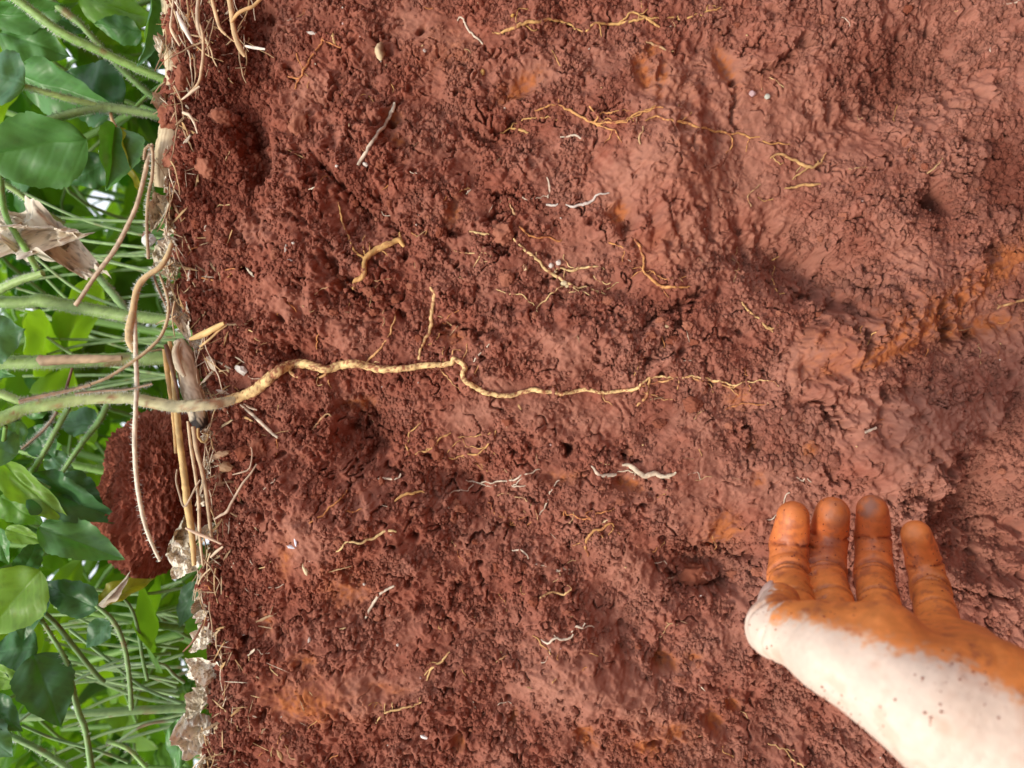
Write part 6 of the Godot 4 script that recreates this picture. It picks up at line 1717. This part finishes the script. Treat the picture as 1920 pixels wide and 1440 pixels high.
	for k in b.v.size():
		var p := b.v[k]
		var n := b.n[k]
		var seam := e0.x + 0.30 * (p.z - e0.z)
		for q in 3:
			if p.y <= ends[q].y:
				var t := clampf((p.y - ends[q].y) / (ends[q + 1].y - ends[q].y), 0.0, 1.0)
				seam = lerpf(ends[q].x, ends[q + 1].x, t) + 0.30 * (p.z - lerpf(ends[q].z, ends[q + 1].z, t))
		var w1 := wob.get_noise_3dv(p * 2200.0)
		var w2 := wob.get_noise_3dv(p * 7000.0 + Vector3(5, 1, 8))
		var w3 := wob.get_noise_3dv(p * 16000.0 + Vector3(2, 6, 1))
		var stain := smoothstep(-0.0062, 0.0036, p.x - seam + 0.0022 * w1 + 0.003 * w2 + 0.0045 * w3)
		var on_thumb := Geometry3D.get_closest_point_to_segment(p, ti, tt).distance_to(p) < 0.0115 and p.z > 0.128
		if p.z < 0.150 and not on_thumb:
			stain = maxf(stain, smoothstep(0.150, 0.140, p.z + 0.006 * w1))
		if on_thumb:
			stain = smoothstep(-0.1, 0.35, n.dot(Vector3(0.35, -0.85, 0.1)) + 0.25 * w1 + 0.3 * w2)
		var pale := Color(0.69, 0.53, 0.42) * (1.0 + 0.12 * w1 + 0.10 * w3)
		pale = pale.lerp(Color(0.58, 0.33, 0.22), clampf(1.0 * w1 + 0.8 * w2 - 0.1, 0.0, 0.5))
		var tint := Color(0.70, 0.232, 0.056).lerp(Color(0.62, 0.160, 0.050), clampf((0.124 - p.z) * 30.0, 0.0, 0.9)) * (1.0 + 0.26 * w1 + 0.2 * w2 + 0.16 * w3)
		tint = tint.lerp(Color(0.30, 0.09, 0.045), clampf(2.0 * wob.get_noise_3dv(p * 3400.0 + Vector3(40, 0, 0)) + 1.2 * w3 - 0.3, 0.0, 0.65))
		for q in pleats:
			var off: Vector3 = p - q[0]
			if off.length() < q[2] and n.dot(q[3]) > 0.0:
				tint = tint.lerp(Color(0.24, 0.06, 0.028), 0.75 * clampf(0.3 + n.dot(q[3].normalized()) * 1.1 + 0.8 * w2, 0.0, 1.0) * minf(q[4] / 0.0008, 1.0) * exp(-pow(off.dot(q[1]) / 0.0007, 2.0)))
		for t in [[P(1632, 950, 0.104), 0.0058, Color(0.30, 0.13, 0.085), 0.85], [P(1566, 965, 0.106), 0.0054, Color(0.34, 0.14, 0.08), 0.6], [P(1556, 1012, 0.098), 0.004, Color(0.28, 0.12, 0.08), 0.7], [P(1548, 1045, 0.104), 0.008, Color(0.36, 0.11, 0.06), 0.6], [P(1500, 1018, 0.102), 0.003, Color(0.25, 0.10, 0.07), 0.6]]:
			tint = tint.lerp(t[2], t[3] * clampf(1.3 + 1.6 * w2 - p.distance_to(t[0]) / t[1], 0.0, 1.0))
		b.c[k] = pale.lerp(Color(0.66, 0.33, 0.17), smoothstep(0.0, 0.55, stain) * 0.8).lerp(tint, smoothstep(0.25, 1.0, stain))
	var o := thing("person", "person's left arm reaching in at the lower right, palm and fingers stained orange", "person", wrist)
	var specks_at := []
	rng.seed = 12
	for k in 60000:
		var q := rng.randi_range(0, first - 1)
		var p := b.v[q]
		if b.n[q].z < 0.1 or rng.randf() < 0.8:
			continue
		var thick := clampf(wob.get_noise_3dv(p * 1200.0) * 1.8 + 0.15, 0.0, 1.0)
		if rng.randf() < 0.5 * thick and specks_at.size() < 900:
			specks_at.append([p - wrist + b.n[q] * 0.00005, 0.00010 + 0.00032 * pow(rng.randf(), 3.0)])
	moved(b, wrist)
	var hair := Buf.new()
	for k in 900:
		var q := rng.randi_range(0, first - 1)
		if b.v[q].y > -0.012 or b.n[q].z < -0.3 or b.n[q].x > 0.55:
			continue
		var lie := ((wrist - fore).normalized() + b.n[q] * 0.5 + Vector3(rng.randf_range(-0.4, 0.4), rng.randf_range(-0.4, 0.4), 0)).normalized()
		var side := lie.cross(b.n[q]).normalized() * 0.00004
		var f := hair.v.size()
		hair.v.append_array([b.v[q] - side, b.v[q] + side, b.v[q] + lie * rng.randf_range(0.003, 0.006)])
		hair.n.append_array([b.n[q], b.n[q], b.n[q]])
		hair.c.append_array([Color(0.3, 0.2, 0.12), Color(0.3, 0.2, 0.12), Color(0.4, 0.28, 0.18)])
		hair.i.append_array([f, f + 1, f + 2])
	if hair.v.size():
		part(o, "arm_hair", hair.mesh(), M.hair).set_meta("kind", "stuff")
	var nail := SphereMesh.new()
	nail.radius = 1.0
	nail.height = 2.0
	nail.radial_segments = 28
	nail.rings = 14
	var nail_m := StandardMaterial3D.new()
	nail_m.resource_name = "nail"
	nail_m.albedo_color = Color(0.62, 0.44, 0.37).linear_to_srgb()
	nail_m.roughness = 0.32
	var out_ := back
	var along_ := (tt - ti).normalized()
	out_ = (out_ - along_ * out_.dot(along_)).normalized()
	part(o, "thumbnail", nail, nail_m, Transform3D(Basis(along_.cross(out_) * 0.0050, along_ * 0.0066, out_ * 0.0018), tt + along_ * 0.0008 + out_ * 0.0064 - wrist))
	var body := part(o, "body", b.mesh(), M.skin)
	var mm_ := MultiMesh.new()
	mm_.transform_format = MultiMesh.TRANSFORM_3D
	mm_.mesh = rocks[1]
	mm_.instance_count = specks_at.size()
	for k in specks_at.size():
		mm_.set_instance_transform(k, Transform3D(Basis.from_euler(Vector3(rng.randf() * 6.0, rng.randf() * 6.0, 0)).scaled(Vector3(1.0, rng.randf_range(0.5, 1.6), 0.7) * specks_at[k][1]), specks_at[k][0]))
	var dirt := MultiMeshInstance3D.new()
	dirt.name = "dirt_specks"
	dirt.multimesh = mm_
	dirt.material_override = M.clod0
	dirt.set_meta("kind", "stuff")
	o.add_child(dirt)


func nets(b: Buf) -> void:
	# surface nets over the field of distances
	var sx := 1
	var sy := fs.x
	var sz := fs.x * fs.y
	var at := {}
	var corner := [0, sx, sy, sx + sy, sz, sx + sz, sy + sz, sx + sy + sz]
	for z in fs.z - 1:
		for y in fs.y - 1:
			var row := z * sz + y * sy
			for x in fs.x - 1:
				var c := row + x
				var d0 := fd[c]
				if d0 > 0.0025 or d0 < -0.0025:
					continue
				var neg := 0
				for q in 8:
					if fd[c + corner[q]] < 0.0:
						neg += 1
				if neg == 0 or neg == 8:
					continue
				var sum := Vector3.ZERO
				var count := 0
				for e in 12:
					var axis := e / 4
					var u := e % 4
					var a := Vector3i.ZERO
					if axis == 0:
						a = Vector3i(0, u & 1, u >> 1)
					elif axis == 1:
						a = Vector3i(u & 1, 0, u >> 1)
					else:
						a = Vector3i(u & 1, u >> 1, 0)
					var f0 := fd[c + a.x * sx + a.y * sy + a.z * sz]
					var f1 := fd[c + a.x * sx + a.y * sy + a.z * sz + [sx, sy, sz][axis]]
					if (f0 < 0.0) != (f1 < 0.0):
						var v := Vector3(a)
						v[axis] += f0 / (f0 - f1)
						sum += v
						count += 1
				at[c] = b.v.size()
				b.v.append(fo + (Vector3(x, y, z) + sum / count) * CELL)
				var g := Vector3(fd[c + sx] - d0, fd[c + sy] - d0, fd[c + sz] - d0)
				b.n.append(g.normalized())
	var steps := [sx, sy, sz]
	for c in at:
		for axis in 3:
			var f0 := fd[c]
			var f1 := fd[c + steps[axis]]
			if (f0 < 0.0) == (f1 < 0.0):
				continue
			var u: int = steps[(axis + 1) % 3]
			var v: int = steps[(axis + 2) % 3]
			if not (at.has(c - u) and at.has(c - v) and at.has(c - u - v)):
				continue
			var p0: int = at[c]
			var p1: int = at[c - u]
			var p2: int = at[c - u - v]
			var p3: int = at[c - v]
			if f0 < 0.0:
				b.i.append_array([p0, p2, p1, p0, p3, p2])
			else:
				b.i.append_array([p0, p1, p2, p0, p2, p3])
